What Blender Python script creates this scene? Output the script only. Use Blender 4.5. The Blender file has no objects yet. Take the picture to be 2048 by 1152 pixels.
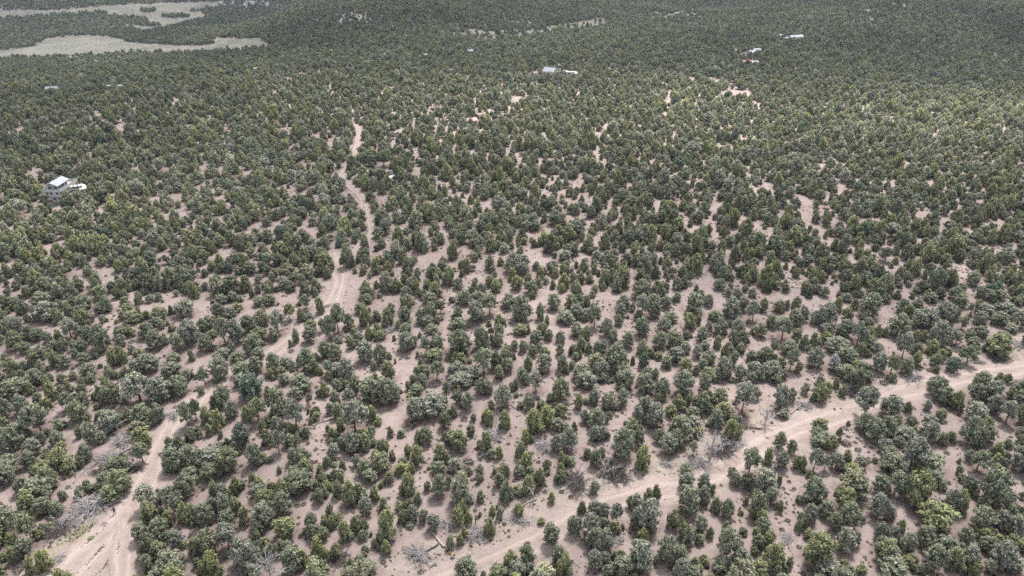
import bpy, math, random
import numpy as np
C = bpy.context.scene
COL = C.collection
R = math.radians
# ------------------------------------------------------------------ camera, sky, sun, exposure
CAM_H, PITCH, FPX, CX, CY = 95.0, R(28.7), 1400.0, 1024.0, 576.0
cam_d = bpy.data.cameras.new('camera'); cam = bpy.data.objects.new('camera', cam_d); COL.objects.link(cam)
cam_d.sensor_width = 36.0; cam_d.lens = 36.0 * FPX / 2048.0
cam_d.clip_start = 1.0; cam_d.clip_end = 60000.0
cam.location = (0, 0, CAM_H); cam.rotation_euler = (R(90) - PITCH, 0, 0)
C.camera = cam
SUN_EL, SUN_AZ = R(60), R(22)         # the sun stands high beyond the scene, a little to the right
world = bpy.data.worlds.new('World'); C.world = world; world.use_nodes = True
nt = world.node_tree; nt.nodes.clear()
sky = nt.nodes.new('ShaderNodeTexSky'); sky.sky_type = 'NISHITA'; sky.sun_disc = False
sky.sun_elevation = SUN_EL; sky.sun_rotation = SUN_AZ; sky.altitude = 1900; sky.air_density = 1.0; sky.dust_density = 2.5; sky.ozone_density = 1.0
hs = nt.nodes.new('ShaderNodeHueSaturation'); hs.inputs['Saturation'].default_value = 0.42   # cloud-veiled, almost white sky
bg = nt.nodes.new('ShaderNodeBackground'); bg.inputs['Strength'].default_value = 0.135
out = nt.nodes.new('ShaderNodeOutputWorld')
nt.links.new(sky.outputs[0], hs.inputs['Color']); nt.links.new(hs.outputs[0], bg.inputs['Color']); nt.links.new(bg.outputs[0], out.inputs['Surface'])
sun_d = bpy.data.lights.new('sun', 'SUN'); sun_d.energy = 3.7; sun_d.angle = R(10); sun_d.color = (1.0, 0.97, 0.93)
sun = bpy.data.objects.new('sun', sun_d); COL.objects.link(sun)
sun.rotation_euler = (-(R(90) - SUN_EL), 0, -SUN_AZ) if False else (0, 0, 0)
from mathutils import Vector, Matrix
sdir = Vector((math.sin(SUN_AZ) * math.cos(SUN_EL), math.cos(SUN_AZ) * math.cos(SUN_EL), math.sin(SUN_EL)))
sun.rotation_euler = sdir.to_track_quat('Z', 'Y').to_euler()
vs = C.view_settings
vs.view_transform = 'Standard'; vs.look = 'None'; vs.exposure = 1.5; vs.gamma = 1.0; vs.use_curve_mapping = False
C.render.film_transparent = False
C.cycles.max_bounces = 4; C.cycles.diffuse_bounces = 2; C.cycles.glossy_bounces = 1; C.cycles.transmission_bounces = 2; C.cycles.volume_bounces = 0
C.cycles.use_denoising = False
HAZE = 0.00010
random.seed(7); rng = np.random.default_rng(11)
# ------------------------------------------------------------------ terrain and projection
SP, CP = math.sin(PITCH), math.cos(PITCH)
def sst(a, b, x):
    t = np.clip((x - a) / (b - a), 0, 1); return t * t * (3 - 2 * t)
def ground_z(x, y):
    x = np.asarray(x, float); y = np.asarray(y, float)
    d = np.sqrt(x * x + y * y) + 1e-6
    z = 0.30 * np.sin(x * .051 + 1.3) * np.sin(y * .043) + 0.16 * np.sin(x * .13 + y * .06) + 0.10 * np.sin(y * .17 - x * .05 + 2)
    z = z + sst(250, 600, d) * 2.5 * np.sin(x * .011 + .5) * np.sin(y * .012 + 1.1)
    z = z - 0.065 * np.clip(d - 430, 0, 900) * sst(-300, 400, y)
    side = x / np.maximum(y, 50)
    z = z - 26 * sst(520, 900, d) * sst(-.10, -.34, side) * (y > 0)
    z = z + 34 * np.exp(-((x + 190) / 210.) ** 2 - ((y - 980) / 230.) ** 2)
    z = z + 30 * np.exp(-((x - 560) / 330.) ** 2 - ((y - 820) / 300.) ** 2)
    z = z + sst(520, 900, d) * (5.0 * np.sin(x * .0082 + .8) * np.sin(y * .0105 + 2.0) + 3.0 * np.sin(x * .017 + y * .006))
    z = z + sst(1350, 2600, d) * 190 * (0.75 + .25 * np.sin(x * .0021 + 1) * np.cos(y * .0013))
    z = z + sst(1300, 1700, d) * 9 * np.sin(x * .012) * np.sin(y * .009)
    return z
def w2p(x, y, z):
    """world -> pixel of the photograph (2048 x 1152), and depth"""
    zz = z - CAM_H
    dep = y * CP - zz * SP
    up = y * SP + zz * CP
    dd = np.where(dep > 1, dep, 1)
    px = CX + FPX * x / dd; py = CY - FPX * up / dd
    bad = dep <= 1
    return np.where(bad, -9e5, px), np.where(bad, 9e5, py), dep
def p2w(px, py):
    """where the line of sight through a pixel meets the ground"""
    px = np.atleast_1d(np.asarray(px, float)); py = np.atleast_1d(np.asarray(py, float))
    dx = (px - CX) / FPX; dyu = (CY - py) / FPX
    vx, vy, vz = dx, CP + dyu * SP, -SP + dyu * CP
    t = np.full(px.shape, 60.0); tl = t.copy(); done = np.zeros(px.shape, bool)
    for i in range(1100):
        h = CAM_H + vz * t - ground_z(vx * t, vy * t)
        hit = (h <= 0) & ~done; done |= hit
        if done.all(): break
        st = np.maximum(h * 0.45, 0.4)
        tl = np.where(done, tl, t); t = np.where(done, t, np.minimum(t + st, 4000))
    lo, hi = tl, t
    for i in range(30):
        m = (lo + hi) / 2; h = CAM_H + vz * m - ground_z(vx * m, vy * m)
        lo = np.where(h > 0, m, lo); hi = np.where(h > 0, hi, m)
    return vx * hi, vy * hi, vz * hi + CAM_H
def inpoly(px, py, poly):
    ins = np.zeros(np.shape(px), bool); n = len(poly)
    for i in range(n):
        x1, y1 = poly[i]; x2, y2 = poly[(i + 1) % n]
        if y1 == y2: continue
        c = ((y1 > py) != (y2 > py)) & (px < (x2 - x1) * (py - y1) / (y2 - y1) + x1)
        ins ^= c
    return ins
def segdist(x, y, pts):
    best = np.full(np.shape(x), 1e9)
    for (ax, ay), (bx, by) in zip(pts[:-1], pts[1:]):
        vx, vy = bx - ax, by - ay; L = vx * vx + vy * vy + 1e-9
        t = np.clip(((x - ax) * vx + (y - ay) * vy) / L, 0, 1)
        best = np.minimum(best, np.hypot(x - ax - t * vx, y - ay - t * vy))
    return best
def vnoise(x, y, s, seed=0):
    """cheap value noise, 0..1"""
    x = np.asarray(x) / s; y = np.asarray(y) / s
    xi = np.floor(x).astype(np.int64); yi = np.floor(y).astype(np.int64); fx = x - xi; fy = y - yi
    fx = fx * fx * (3 - 2 * fx); fy = fy * fy * (3 - 2 * fy)
    def h(a, b):
        n = (a * 374761393 + b * 668265263 + seed * 974711) & 0x7fffffff
        n = ((n ^ (n >> 13)) * 1274126177) & 0x7fffffff
        return ((n ^ (n >> 16)) & 0xffff) / 65535.0
    return (h(xi, yi) * (1 - fx) + h(xi + 1, yi) * fx) * (1 - fy) + (h(xi, yi + 1) * (1 - fx) + h(xi + 1, yi + 1) * fx) * fy
# ------------------------------------------------------------------ layout read off the photograph (pixels of the 2048 x 1152 picture)
ROADS_PX = {
 'dirt_road': ([(60,1190),(130,1148),(190,1090),(245,1035),(283,985),(306,940),(322,900),(345,850),(388,806),(440,765),(505,728),(560,698),(600,668),(645,632),(668,596),(680,560),(670,525),(664,505)], 4.3),
 'dirt_track': ([(674,540),(700,512),(722,488),(745,462),(730,420),(722,392),(700,372),(684,352),(706,322),(712,298),(718,270),(712,250)], 2.4),
 'tyre_track': ([(262,1032),(254,1070),(248,1110),(244,1190)], 3.4),
 'sandy_road': ([(820,1190),(900,1160),(976,1128),(1073,1085),(1132,1052),(1165,1030),(1230,1003),(1300,985),(1370,972),(1440,940),(1500,905),(1545,880),(1600,856),(1660,838),(1730,812),(1800,786),(1870,768),(1950,752),(2048,738),(2150,722)], 5.4),
}
MEADOWS = [
 [(-60,121),(60,116),(150,115),(240,110),(300,107),(340,109),(400,105),(460,103),(552,95),(520,77),(440,76),(405,84),(330,80),(304,88),(255,85),(245,78),(210,73),(160,70),(85,78),(65,93),(0,101),(-60,103)],
 [(-60,38),(-60,20),(110,20),(200,12),(330,6),(445,3),(445,14),(380,22),(425,30),(400,40),(345,52),(320,58),(290,64),(268,60),(240,55),(262,49),(300,47),(290,37),(220,32),(130,28),(50,35)],
]
GROVES = [(172,28,15,3),(193,28,22,3.5),(297,21,16,4),(352,33,28,3.5),(300,50,22,3.5),(262,60,12,4),(370,86,60,5)]
PALE = [  # pale open strips far off: centre line, half width in pixels
 ([(915,64),(960,72),(1010,72),(1060,68),(1120,58),(1180,50),(1210,44)], 9.5), ([(1300,34),(1390,28)], 8.0), ([(1020,46),(1060,48)],4.5), ([(640,146),(700,140),(760,150)],3.5), ([(500,128),(560,122)],3.0)]
BARE = [  # bare sandy openings: x, y, half width, half height
 (366,479,24,10),(441,400,20,13),(434,446,30,9),(478,467,38,7),(495,350,8,8),(350,395,30,7),(500,520,20,8),(600,470,9,14),
 (655,470,9,30),(668,440,8,16),(575,160,14,5),(600,150,14,6),(1040,200,22,8),(893,265,10,9),(885,285,7,9),(900,245,7,5),
 (975,238,14,5),(1425,165,18,9),(1470,190,40,10),(1500,208,30,6),(1385,160,8,8),(1500,110,26,7),(1560,78,5,4),(1588,82,22,4),(1710,115,5,8),
 (1742,42,5,6),(1735,30,3,3),(1840,110,5,3),(1127,160,5,9),(1145,150,12,5),(1119,135,4,6),(1098,152,14,5),(1345,160,0,0),
 (1110,560,30,8),(850,548,12,22),(1090,512,14,9),(1020,510,8,22),(895,470,12,18),(1240,520,8,6),(1355,498,9,14),(1270,590,12,16),
 (1430,420,26,8),(1545,480,10,26),(1600,520,12,8),(1700,512,16,7),(1650,400,8,20),(1810,460,9,14),(1880,345,6,18),(1985,450,12,10),
 (1900,490,14,10),(1920,545,26,26),(1945,590,18,14),(2030,560,12,20),(1790,545,16,18),(1690,455,14,14),(1835,330,8,10),(1740,300,8,8),
 (1345,355,10,5),(1200,470,10,16),(1130,430,8,20),(1250,400,8,14),(830,500,10,14),(760,330,5,12),
 (960,560,18,10),(1060,520,10,14),(1545,590,30,10),(1480,610,14,8),(330,590,26,10),(420,560,26,10),(240,590,20,8),(100,560,20,8),(40,620,20,8),
 (250,520,16,6),(180,470,14,5),(310,510,8,12),(540,470,26,6),(560,500,10,8),(60,500,12,6),(230,255,14,4),(200,230,10,4),(90,300,10,5),
 (330,545,16,8),(150,380,30,16),(124,402,34,24),(112,412,26,16),(230,178,10,3),(170,360,14,6),(810,205,10,3),(480,340,6,10),(1210,255,6,8),(1060,268,6,7),
 (560,560,14,12),(1160,560,14,6),(1440,520,16,8),(940,245,12,6),(935,262,9,5),(965,262,8,6),(1340,195,5,14),(1450,300,6,5),(1405,270,5,5),(700,590,10,40)]
ROCKY = [(500,8,75,12),(700,38,70,16),(1800,8,70,12),(1560,20,60,8),(2040,6,20,10)]
CLEARING = [(60,1112),(110,1085),(160,1050),(205,1022),(245,1010),(278,1030),(276,1070),(290,1110),(300,1170),(20,1170)]
SHOULDER = [([(820,1150),(960,1080),(1060,1035),(1130,1000),(1230,965),(1330,945),(1440,905),(1500,860),(1600,815),(1700,780),(1850,735),(2060,690)], 7.0)]
TREES = '''@0 952 5.12
P 30 430 120 250 o;P 60 110 200 200 g;P 240 200 160 160 g;P 500 160 200 230 y;P 400 290 260 220 g;J 320 380 180 200 y;P 470 400 170 160 g;P 650 260 90 100 g;P 580 420 150 140 g;P 910 160 90 110 y;J 1025 170 70 130 g;J 815 240 70 140 l;P 1120 130 180 160 g;P 1270 200 240 240 y;P 1160 268 240 175 y;T 1520 330 230 210 l;P 1665 270 110 180 d;T 1790 370 220 240 g;P 1930 200 200 220 g;J 1550 500 170 220 y;J 1670 440 80 150 g;J 1910 470 130 270 y;P 2020 470 120 200 g;J 1740 510 100 190 y;P 1640 680 220 220 g;P 1460 680 170 170 g;P 1820 740 140 200 b;P 1560 830 200 220 d;J 1640 870 150 170 g;P 2010 800 140 220 y;J 1870 890 60 100 y;J 1540 1020 100 160 d;P 1740 1060 330 260 g;P 90 640 250 330 g;T 340 690 200 260 y;J 160 760 130 160 y;P 290 840 180 190 g;J 160 890 130 150 y;J 330 1000 110 170 y;J 480 990 150 240 v;P 20 1040 80 100 g;P 260 470 110 100 g;P 460 600 90 130 g
@400 952 5.12
J 160 220 110 180 g;P 240 240 130 150 b;J 380 190 120 200 y;P 130 60 200 160 d;J 540 70 70 100 g;J 610 150 110 130 y;P 630 250 180 150 b;P 660 400 190 220 v;P 640 530 220 230 b;P 850 430 200 230 g;J 840 240 150 180 y;P 900 170 150 160 g;P 1030 170 280 200 d;J 765 130 40 100 y;P 60 520 180 300 g;P 150 380 120 180 g;P 250 390 170 190 b;J 380 400 110 190 g;J 470 500 120 240 y;P 280 530 190 150 d;J 230 640 90 120 y;T 300 740 200 220 b;P 90 830 220 260 o;J 150 1040 180 260 v;P 480 940 250 310 b;P 570 930 160 200 b;J 40 1040 110 160 v;J 580 700 90 130 d;P 610 620 120 160 d;P 890 650 220 200 v;P 840 820 130 190 g;P 900 800 110 150 l;J 680 860 60 170 g;J 740 830 90 150 g;P 970 1010 230 250 g;J 1060 940 120 260 y;J 1220 860 150 250 v;J 1300 870 80 160 y;J 1400 860 110 150 o;P 1140 570 150 190 g;P 1170 640 120 170 g;P 1260 660 130 130 g;J 1340 440 100 160 g;J 1280 540 90 150 g;J 1350 550 90 150 y;P 1235 280 120 200 g;J 1265 100 90 140 g;J 1340 160 40 60 g;J 1420 220 110 180 g;J 1440 70 80 100 g;J 1540 300 160 270 y;J 1640 260 120 230 g;P 1700 410 150 240 b;J 1795 260 100 190 y;P 1740 80 160 130 g;P 1920 90 60 80 g;J 1885 360 90 130 g;J 1930 650 200 330 y;J 1860 720 110 200 g;J 1910 810 100 150 y;J 1500 680 140 270 y;J 1600 590 120 200 y;J 1690 590 100 200 y;J 1690 800 80 90 g;J 1665 910 70 130 v;P 1530 940 90 80 g;P 1700 1020 220 90 g;P 560 1040 160 120 g
@800 952 5.12
J 90 230 170 240 y;P 290 160 80 160 g;P 410 220 180 260 g;P 500 120 90 150 g;J 635 290 210 300 l;J 190 300 90 120 g;J 60 370 70 110 g;P 130 470 130 190 b;P 250 480 110 150 g;P 350 570 140 290 b;J 20 480 70 110 y;P 110 530 100 60 g;J 640 380 90 130 v;P 590 510 140 170 v;J 700 500 90 140 v;J 660 630 70 140 v;J 620 710 80 130 y;J 515 750 90 180 g;J 830 270 80 140 g;J 945 410 70 190 y;P 1010 120 130 130 g;J 1090 260 140 230 g;J 1225 220 50 80 g;J 1310 200 130 200 y;J 1420 130 130 190 d;J 1640 80 120 130 d;J 810 80 60 90 g;J 1030 440 80 150 l;J 920 620 120 240 y;P 1200 420 120 120 v;J 1550 280 80 110 v;P 1440 500 90 70 v;P 1555 720 180 200 g;P 1630 930 170 220 g;J 1860 400 90 200 d;P 1990 200 110 180 b;P 2000 400 160 140 b;P 1780 620 170 180 g;P 1930 640 200 240 b;P 1980 740 170 200 g;P 2030 820 140 200 b;J 1680 1060 180 240 y;P 2000 960 160 210 b;P 700 1060 240 190 g;P 850 1060 70 80 g;J 1130 950 150 170 v;J 1300 840 110 190 v;P 1290 940 180 190 g;P 1010 1060 200 140 y;P 1190 1060 220 160 b;P 1340 1060 130 140 b
@1200 952 5.12
P 880 150 160 170 b;P 1055 150 140 160 b;J 560 280 120 260 d;J 490 300 110 160 y;P 310 330 100 160 d;P 380 370 140 180 b;P 50 440 130 190 b;T 170 490 140 240 b;P 40 600 130 220 g;P 60 800 200 300 b;P 30 930 120 170 b;P 480 600 280 310 b;P 340 540 110 170 g;J 740 550 130 240 o;P 880 420 240 280 g;P 1040 300 150 220 b;P 1010 590 140 220 b;J 1120 640 80 240 y;J 1150 190 70 140 g;J 1180 370 100 180 o;P 1280 430 150 240 g;P 1370 110 130 140 b;P 1510 150 140 180 d;P 1680 180 220 220 l;J 1830 90 60 120 d;J 1490 300 60 90 y;P 1610 230 110 90 g;P 1600 440 200 250 o;P 1750 290 140 160 b;J 1650 520 120 150 v;P 1670 590 150 150 g;J 1835 360 70 140 g;P 2030 270 60 100 g;J 2030 570 80 200 y;J 1430 360 30 70 o;J 1465 600 30 70 o;J 1280 590 80 160 g;J 840 640 110 170 y;J 900 710 130 210 b;P 1005 700 80 110 g;J 430 700 130 150 v;P 660 890 220 300 g;P 400 1000 260 310 b;P 250 1040 240 180 g;P 70 1040 130 110 g;J 140 880 80 100 d;P 830 900 150 160 g;P 830 1040 180 180 b;P 960 1050 150 110 g;J 930 960 40 90 g;P 1055 890 70 80 o;T 1270 880 230 300 g;P 1240 1020 230 150 g;P 1440 980 200 210 b;P 1600 1040 200 160 v;P 1610 760 130 170 g;P 1700 740 120 140 v;P 1770 960 210 290 v;J 1850 940 90 100 g;J 1940 930 70 150 g;J 1800 1050 90 130 g
@1600 952 4.571
P 100 250 200 220 g;P 180 240 110 170 b;P 90 430 130 230 b;P 240 390 150 140 g;P 480 220 280 220 o;T 390 300 190 170 v;P 690 400 180 270 b;P 720 160 150 150 g;P 800 420 110 140 b;P 430 490 190 220 g;P 290 500 130 150 g;J 910 520 80 190 v;P 720 580 120 180 b;T 840 600 100 130 b;P 980 700 140 230 g;P 1060 290 240 300 v;T 1010 300 120 150 v;P 1200 100 160 130 b;T 860 160 180 180 g;P 1210 330 130 100 b;P 1370 340 170 190 b;J 1440 330 130 250 v;P 1530 150 120 150 b;P 1750 330 280 350 g;P 1470 60 90 70 g;P 1250 500 320 230 v;P 1150 660 180 180 g;P 1620 500 200 200 g;P 1640 300 80 90 y;P 1820 500 160 160 b;P 1930 560 180 180 b;P 1890 400 130 130 g;P 1920 250 120 100 g;P 2010 470 100 120 y;P 1660 600 130 110 v;P 1690 690 160 130 g;P 1490 640 130 170 g;P 1920 730 150 170 v;J 1810 640 110 90 v;P 1800 860 220 230 b;P 1930 900 180 150 b;P 2030 700 80 160 g;P 1340 740 190 160 b;P 1200 900 210 230 g;J 1400 870 160 180 y;P 1530 860 170 200 b;P 1460 700 100 80 g;J 1580 920 130 130 y;P 740 690 130 120 b;P 780 800 210 190 y;P 830 910 240 150 g;P 390 700 180 240 l;P 500 650 110 150 g;P 170 830 280 270 v;P 220 900 260 130 b;J 370 900 60 90 d;J 245 620 80 80 d;P 545 900 110 90 v;P 450 900 60 80 y;J 75 530 40 60 d;P 30 490 80 160 d;P 1100 900 100 70 d;P 1720 900 130 110 g
@0 752 5.12
P 20 80 110 110 g;P 160 230 290 190 g;J 320 190 80 130 y;P 240 50 80 60 g;P 370 110 170 160 g;J 480 120 90 120 y;J 540 260 120 180 y;P 650 210 90 110 b;J 700 150 70 120 y;P 640 80 110 100 y;P 845 190 100 100 d;T 700 350 140 170 g;P 880 320 130 150 g;P 250 410 170 200 b;P 390 290 110 110 g;J 490 360 130 130 y;T 420 560 260 250 g;P 60 430 150 220 g;P 50 600 140 160 v;P 180 640 110 140 l;P 120 800 240 240 g;P 260 680 90 120 g;P 605 570 120 110 g;P 800 480 180 200 y;P 860 420 120 100 g;P 920 500 90 120 y;J 830 640 80 140 g;P 970 710 170 250 g;P 450 700 100 130 g;P 600 710 150 140 g;P 340 830 170 170 l;P 320 940 150 160 g;P 640 800 130 120 v;J 660 970 170 220 y;J 745 1000 140 150 y;P 480 900 80 110 g;J 560 890 60 80 d;P 900 880 150 170 g;J 400 990 80 90 v;P 480 1030 190 150 v;P 120 930 190 130 g;P 80 1040 230 170 g;J 1030 240 90 210 y;J 1120 220 130 200 y;P 1190 300 170 280 y;P 1080 290 120 140 g;P 950 70 100 90 g;T 1440 250 290 260 l;P 1620 280 250 240 b;P 1850 210 230 200 g;P 1650 480 150 240 g;P 1450 490 190 190 g;P 1570 510 120 140 y;J 1330 470 90 150 l;P 1170 590 220 220 b;J 1210 520 90 220 y;P 1060 470 130 110 g;P 1400 600 170 120 o;P 1480 740 200 210 v;T 1470 900 170 190 g;T 1930 515 150 300 g;T 2010 450 130 210 d;P 1980 650 110 130 b;J 1740 740 90 110 g;P 1860 760 120 160 g;P 1810 790 170 90 b;P 1770 990 220 230 g;P 1950 960 200 220 g;P 1160 980 180 120 g;P 1280 1000 140 150 g;P 1950 1040 180 90 g
@400 752 5.12
P 20 200 70 160 g;J 180 80 80 100 g;P 230 330 170 260 g;P 320 440 150 180 b;J 150 340 80 180 d;J 80 490 110 210 y;J 200 550 140 190 v;J 100 620 80 140 g;J 215 640 60 90 g;P 550 240 250 250 c;P 420 120 150 130 b;P 520 300 90 90 g;J 710 250 90 140 y;T 600 470 190 230 y;J 490 470 110 150 y;P 820 430 220 270 g;T 990 540 200 280 b;P 990 240 150 120 b;P 1060 170 230 180 g;T 1120 300 80 140 g;P 850 100 120 110 g;J 1280 210 100 140 y;P 1220 220 60 100 g;J 1160 410 60 80 g;P 640 580 90 140 g;P 700 520 90 110 g;P 790 600 140 170 b;J 690 720 110 180 g;T 810 790 150 240 b;P 920 730 140 130 g;J 930 600 100 110 y;T 1010 740 80 180 g;P 1090 640 100 110 d;P 430 740 190 270 c;P 560 950 180 280 g;P 180 760 120 80 b;P 120 960 260 200 b;P 310 1010 220 240 y;P 30 900 100 180 g;P 350 800 110 110 g;J 815 1000 50 170 g;P 950 900 120 160 b;P 1060 960 180 210 g;P 990 1050 210 130 g;J 1090 1040 130 180 y;P 1400 180 110 200 b;P 1400 320 120 170 b;J 1590 180 110 180 g;P 1520 290 130 150 b;P 1330 400 90 120 b;P 1420 450 130 150 y;T 1590 570 270 300 b;P 1740 280 210 230 g;P 1880 300 230 260 g;P 1990 290 170 220 b;J 1770 470 100 200 y;J 1950 630 70 170 g;J 1360 660 110 130 y;J 1320 600 60 100 d;P 1370 870 130 220 b;P 1450 760 100 150 g;P 1570 800 170 230 b;J 1680 680 90 150 v;J 1750 650 80 150 g;J 1700 770 120 170 g;P 1310 940 90 140 g;J 1890 820 110 200 y;J 1820 780 40 100 g;J 1975 870 70 120 g;P 1610 940 100 160 b;J 1465 970 70 110 g;P 1690 1030 170 160 g;P 1830 990 220 190 y;P 1440 1030 80 70 b;J 1240 1030 90 110 y
@800 752 5.12
P 80 150 70 160 g;T 145 110 60 130 d;P 230 120 110 130 b;P 170 210 150 110 g;P 480 180 90 130 g;P 620 120 230 130 b;P 830 200 130 220 g;P 910 200 110 150 l;J 600 200 60 110 v;P 1050 330 180 230 l;P 930 360 80 160 g;P 700 360 140 220 g;P 610 300 110 150 g;P 310 420 290 230 b;P 150 480 190 250 b;P 450 320 100 160 g;P 460 550 130 180 d;J 550 430 80 130 g;P 1180 140 80 140 g;J 1140 170 70 100 v;T 1390 160 160 200 l;P 1270 90 110 120 g;P 1640 270 200 230 y;P 1545 270 90 90 g;J 1830 350 100 210 y;P 1310 360 120 140 g;P 1450 350 110 100 g;P 750 470 70 80 g;P 720 620 100 110 d;P 1900 130 250 160 b;P 1990 300 120 200 b;J 890 480 110 140 v;J 920 510 110 140 y;J 1070 550 120 190 y;J 880 780 130 290 y;P 820 740 70 80 d;J 1010 850 80 140 y;P 270 710 140 270 g;J 190 700 90 160 y;J 80 840 90 190 g;J 180 920 130 230 y;P 460 650 60 90 g;J 540 680 120 120 y;P 600 790 200 200 y;P 590 650 80 60 d;J 410 900 130 200 y;J 20 1020 150 120 v;J 130 1010 70 140 y;P 400 1020 160 130 g;P 560 1000 170 140 l;P 820 1020 90 110 y;P 1050 1040 140 120 v;P 970 1000 60 60 g;J 1380 600 180 230 v;J 1500 520 170 200 v;P 1640 440 150 140 y;P 1610 570 130 120 l;J 1280 700 100 140 v;J 1240 840 110 150 g;J 1290 960 130 160 v;P 1230 1030 120 100 b;P 1330 1040 100 100 g;P 1590 780 130 220 b;P 1720 790 200 240 b;J 1780 600 80 130 d;J 1650 920 90 140 y;J 1710 930 70 150 g;J 1640 1030 90 130 v;P 1890 480 100 170 b;P 1990 540 180 200 g;P 2000 680 150 150 b;P 2010 940 140 170 d;P 1910 840 90 90 d;J 1410 1040 70 60 v;J 1510 1020 60 50 g
@1200 752 5.12
P 250 130 180 180 g;P 50 330 110 230 b;J 110 360 120 220 l;P 220 310 130 180 l;P 30 70 90 90 b;P 480 190 190 200 g;P 640 240 170 200 g;P 830 200 230 230 b;P 1070 150 130 160 g;P 1200 60 160 100 g;T 1450 370 210 280 b;P 1570 240 120 130 b;T 1540 100 130 130 g;P 1840 370 190 300 b;P 1880 440 110 100 g;P 1950 270 110 250 g;P 1800 90 140 100 d;P 460 450 180 220 b;P 550 530 190 240 b;P 380 500 140 180 b;P 600 280 90 100 y;P 800 360 120 160 v;P 730 420 130 120 v;P 320 610 150 170 y;P 230 850 240 310 g;P 390 730 130 200 d;J 440 960 150 250 v;P 1040 370 170 200 g;P 1210 320 170 180 y;J 900 300 70 130 o;P 950 420 150 100 g;P 960 530 150 110 l;P 800 680 260 250 g;P 780 760 170 200 g;P 680 800 190 190 b;P 590 680 120 130 g;T 950 800 90 220 l;P 1170 540 150 220 b;J 1270 460 180 170 y;J 1320 660 150 200 y;P 1420 560 110 180 b;J 1400 650 100 150 y;P 20 650 100 280 b;P 20 830 80 180 b;P 75 490 60 70 g;P 1010 600 110 80 v;P 890 1030 140 120 g;P 1350 1030 90 90 g;T 1520 1000 200 240 g;P 1830 760 140 210 g;J 1710 910 110 170 y;P 1850 950 140 230 b;P 1950 800 110 180 g;P 2010 960 110 280 y;P 1680 1040 120 90 v
@1600 752 4.571
P 30 170 80 160 b;P 180 240 140 170 v;P 170 140 100 130 b;J 240 170 90 110 v;J 110 240 50 80 d;J 320 110 70 90 y;J 380 190 70 130 g;P 500 130 140 180 d;P 590 60 120 100 d;T 590 360 210 240 b;P 820 390 190 200 b;J 970 340 75 100 d;P 1160 320 80 90 b;P 840 50 80 60 y;P 1230 200 200 180 g;P 1310 270 160 160 g;J 1430 310 110 160 v;P 1390 300 110 120 d;P 1630 160 170 190 g;P 1590 250 150 160 g;P 1740 260 170 200 b;P 1750 360 150 170 b;J 1780 140 100 170 y;J 1885 70 80 90 y;P 1960 180 130 130 b;P 2000 260 150 120 g;P 1920 220 90 110 y;T 1880 430 150 180 b;P 2010 450 150 180 y;P 1580 430 200 180 l;P 1520 640 200 280 g;P 1610 650 140 180 g;P 1690 520 120 130 v;P 1720 620 130 150 y;J 1370 610 90 100 g;P 1190 450 120 80 b;P 1180 610 190 180 b;J 1265 400 70 80 g;P 570 520 170 170 g;P 660 600 190 200 g;P 780 560 160 180 g;J 780 590 80 80 v;P 860 450 120 100 y;P 760 710 140 120 b;P 1000 480 120 110 g;J 440 460 40 50 g;P 170 510 150 120 y;P 170 590 130 110 g;P 190 660 160 110 g;P 280 680 120 130 y;T 120 860 130 220 b;T 220 860 90 220 l;P 320 870 130 150 b;J 410 820 90 190 o;J 360 540 50 70 o;J 355 605 40 50 g;P 960 610 190 120 b;P 1030 570 100 100 v;P 900 650 110 90 g;T 1000 860 240 270 b;P 820 770 150 110 g;P 820 910 240 180 g;P 540 860 110 110 b;P 470 910 190 100 v;P 1170 910 300 140 g;P 1050 900 100 100 v;T 1610 870 180 170 g;P 1530 780 90 100 b;J 1780 750 110 130 y;J 1790 820 100 100 y;P 1790 900 130 90 y;P 1980 880 200 210 b;P 2000 680 120 130 g;P 2010 550 90 80 b;J 1890 660 80 80 g;J 1450 800 40 50 o;P 1450 910 70 80 g;J 10 860 80 260 y
@0 592 5.12
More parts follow.
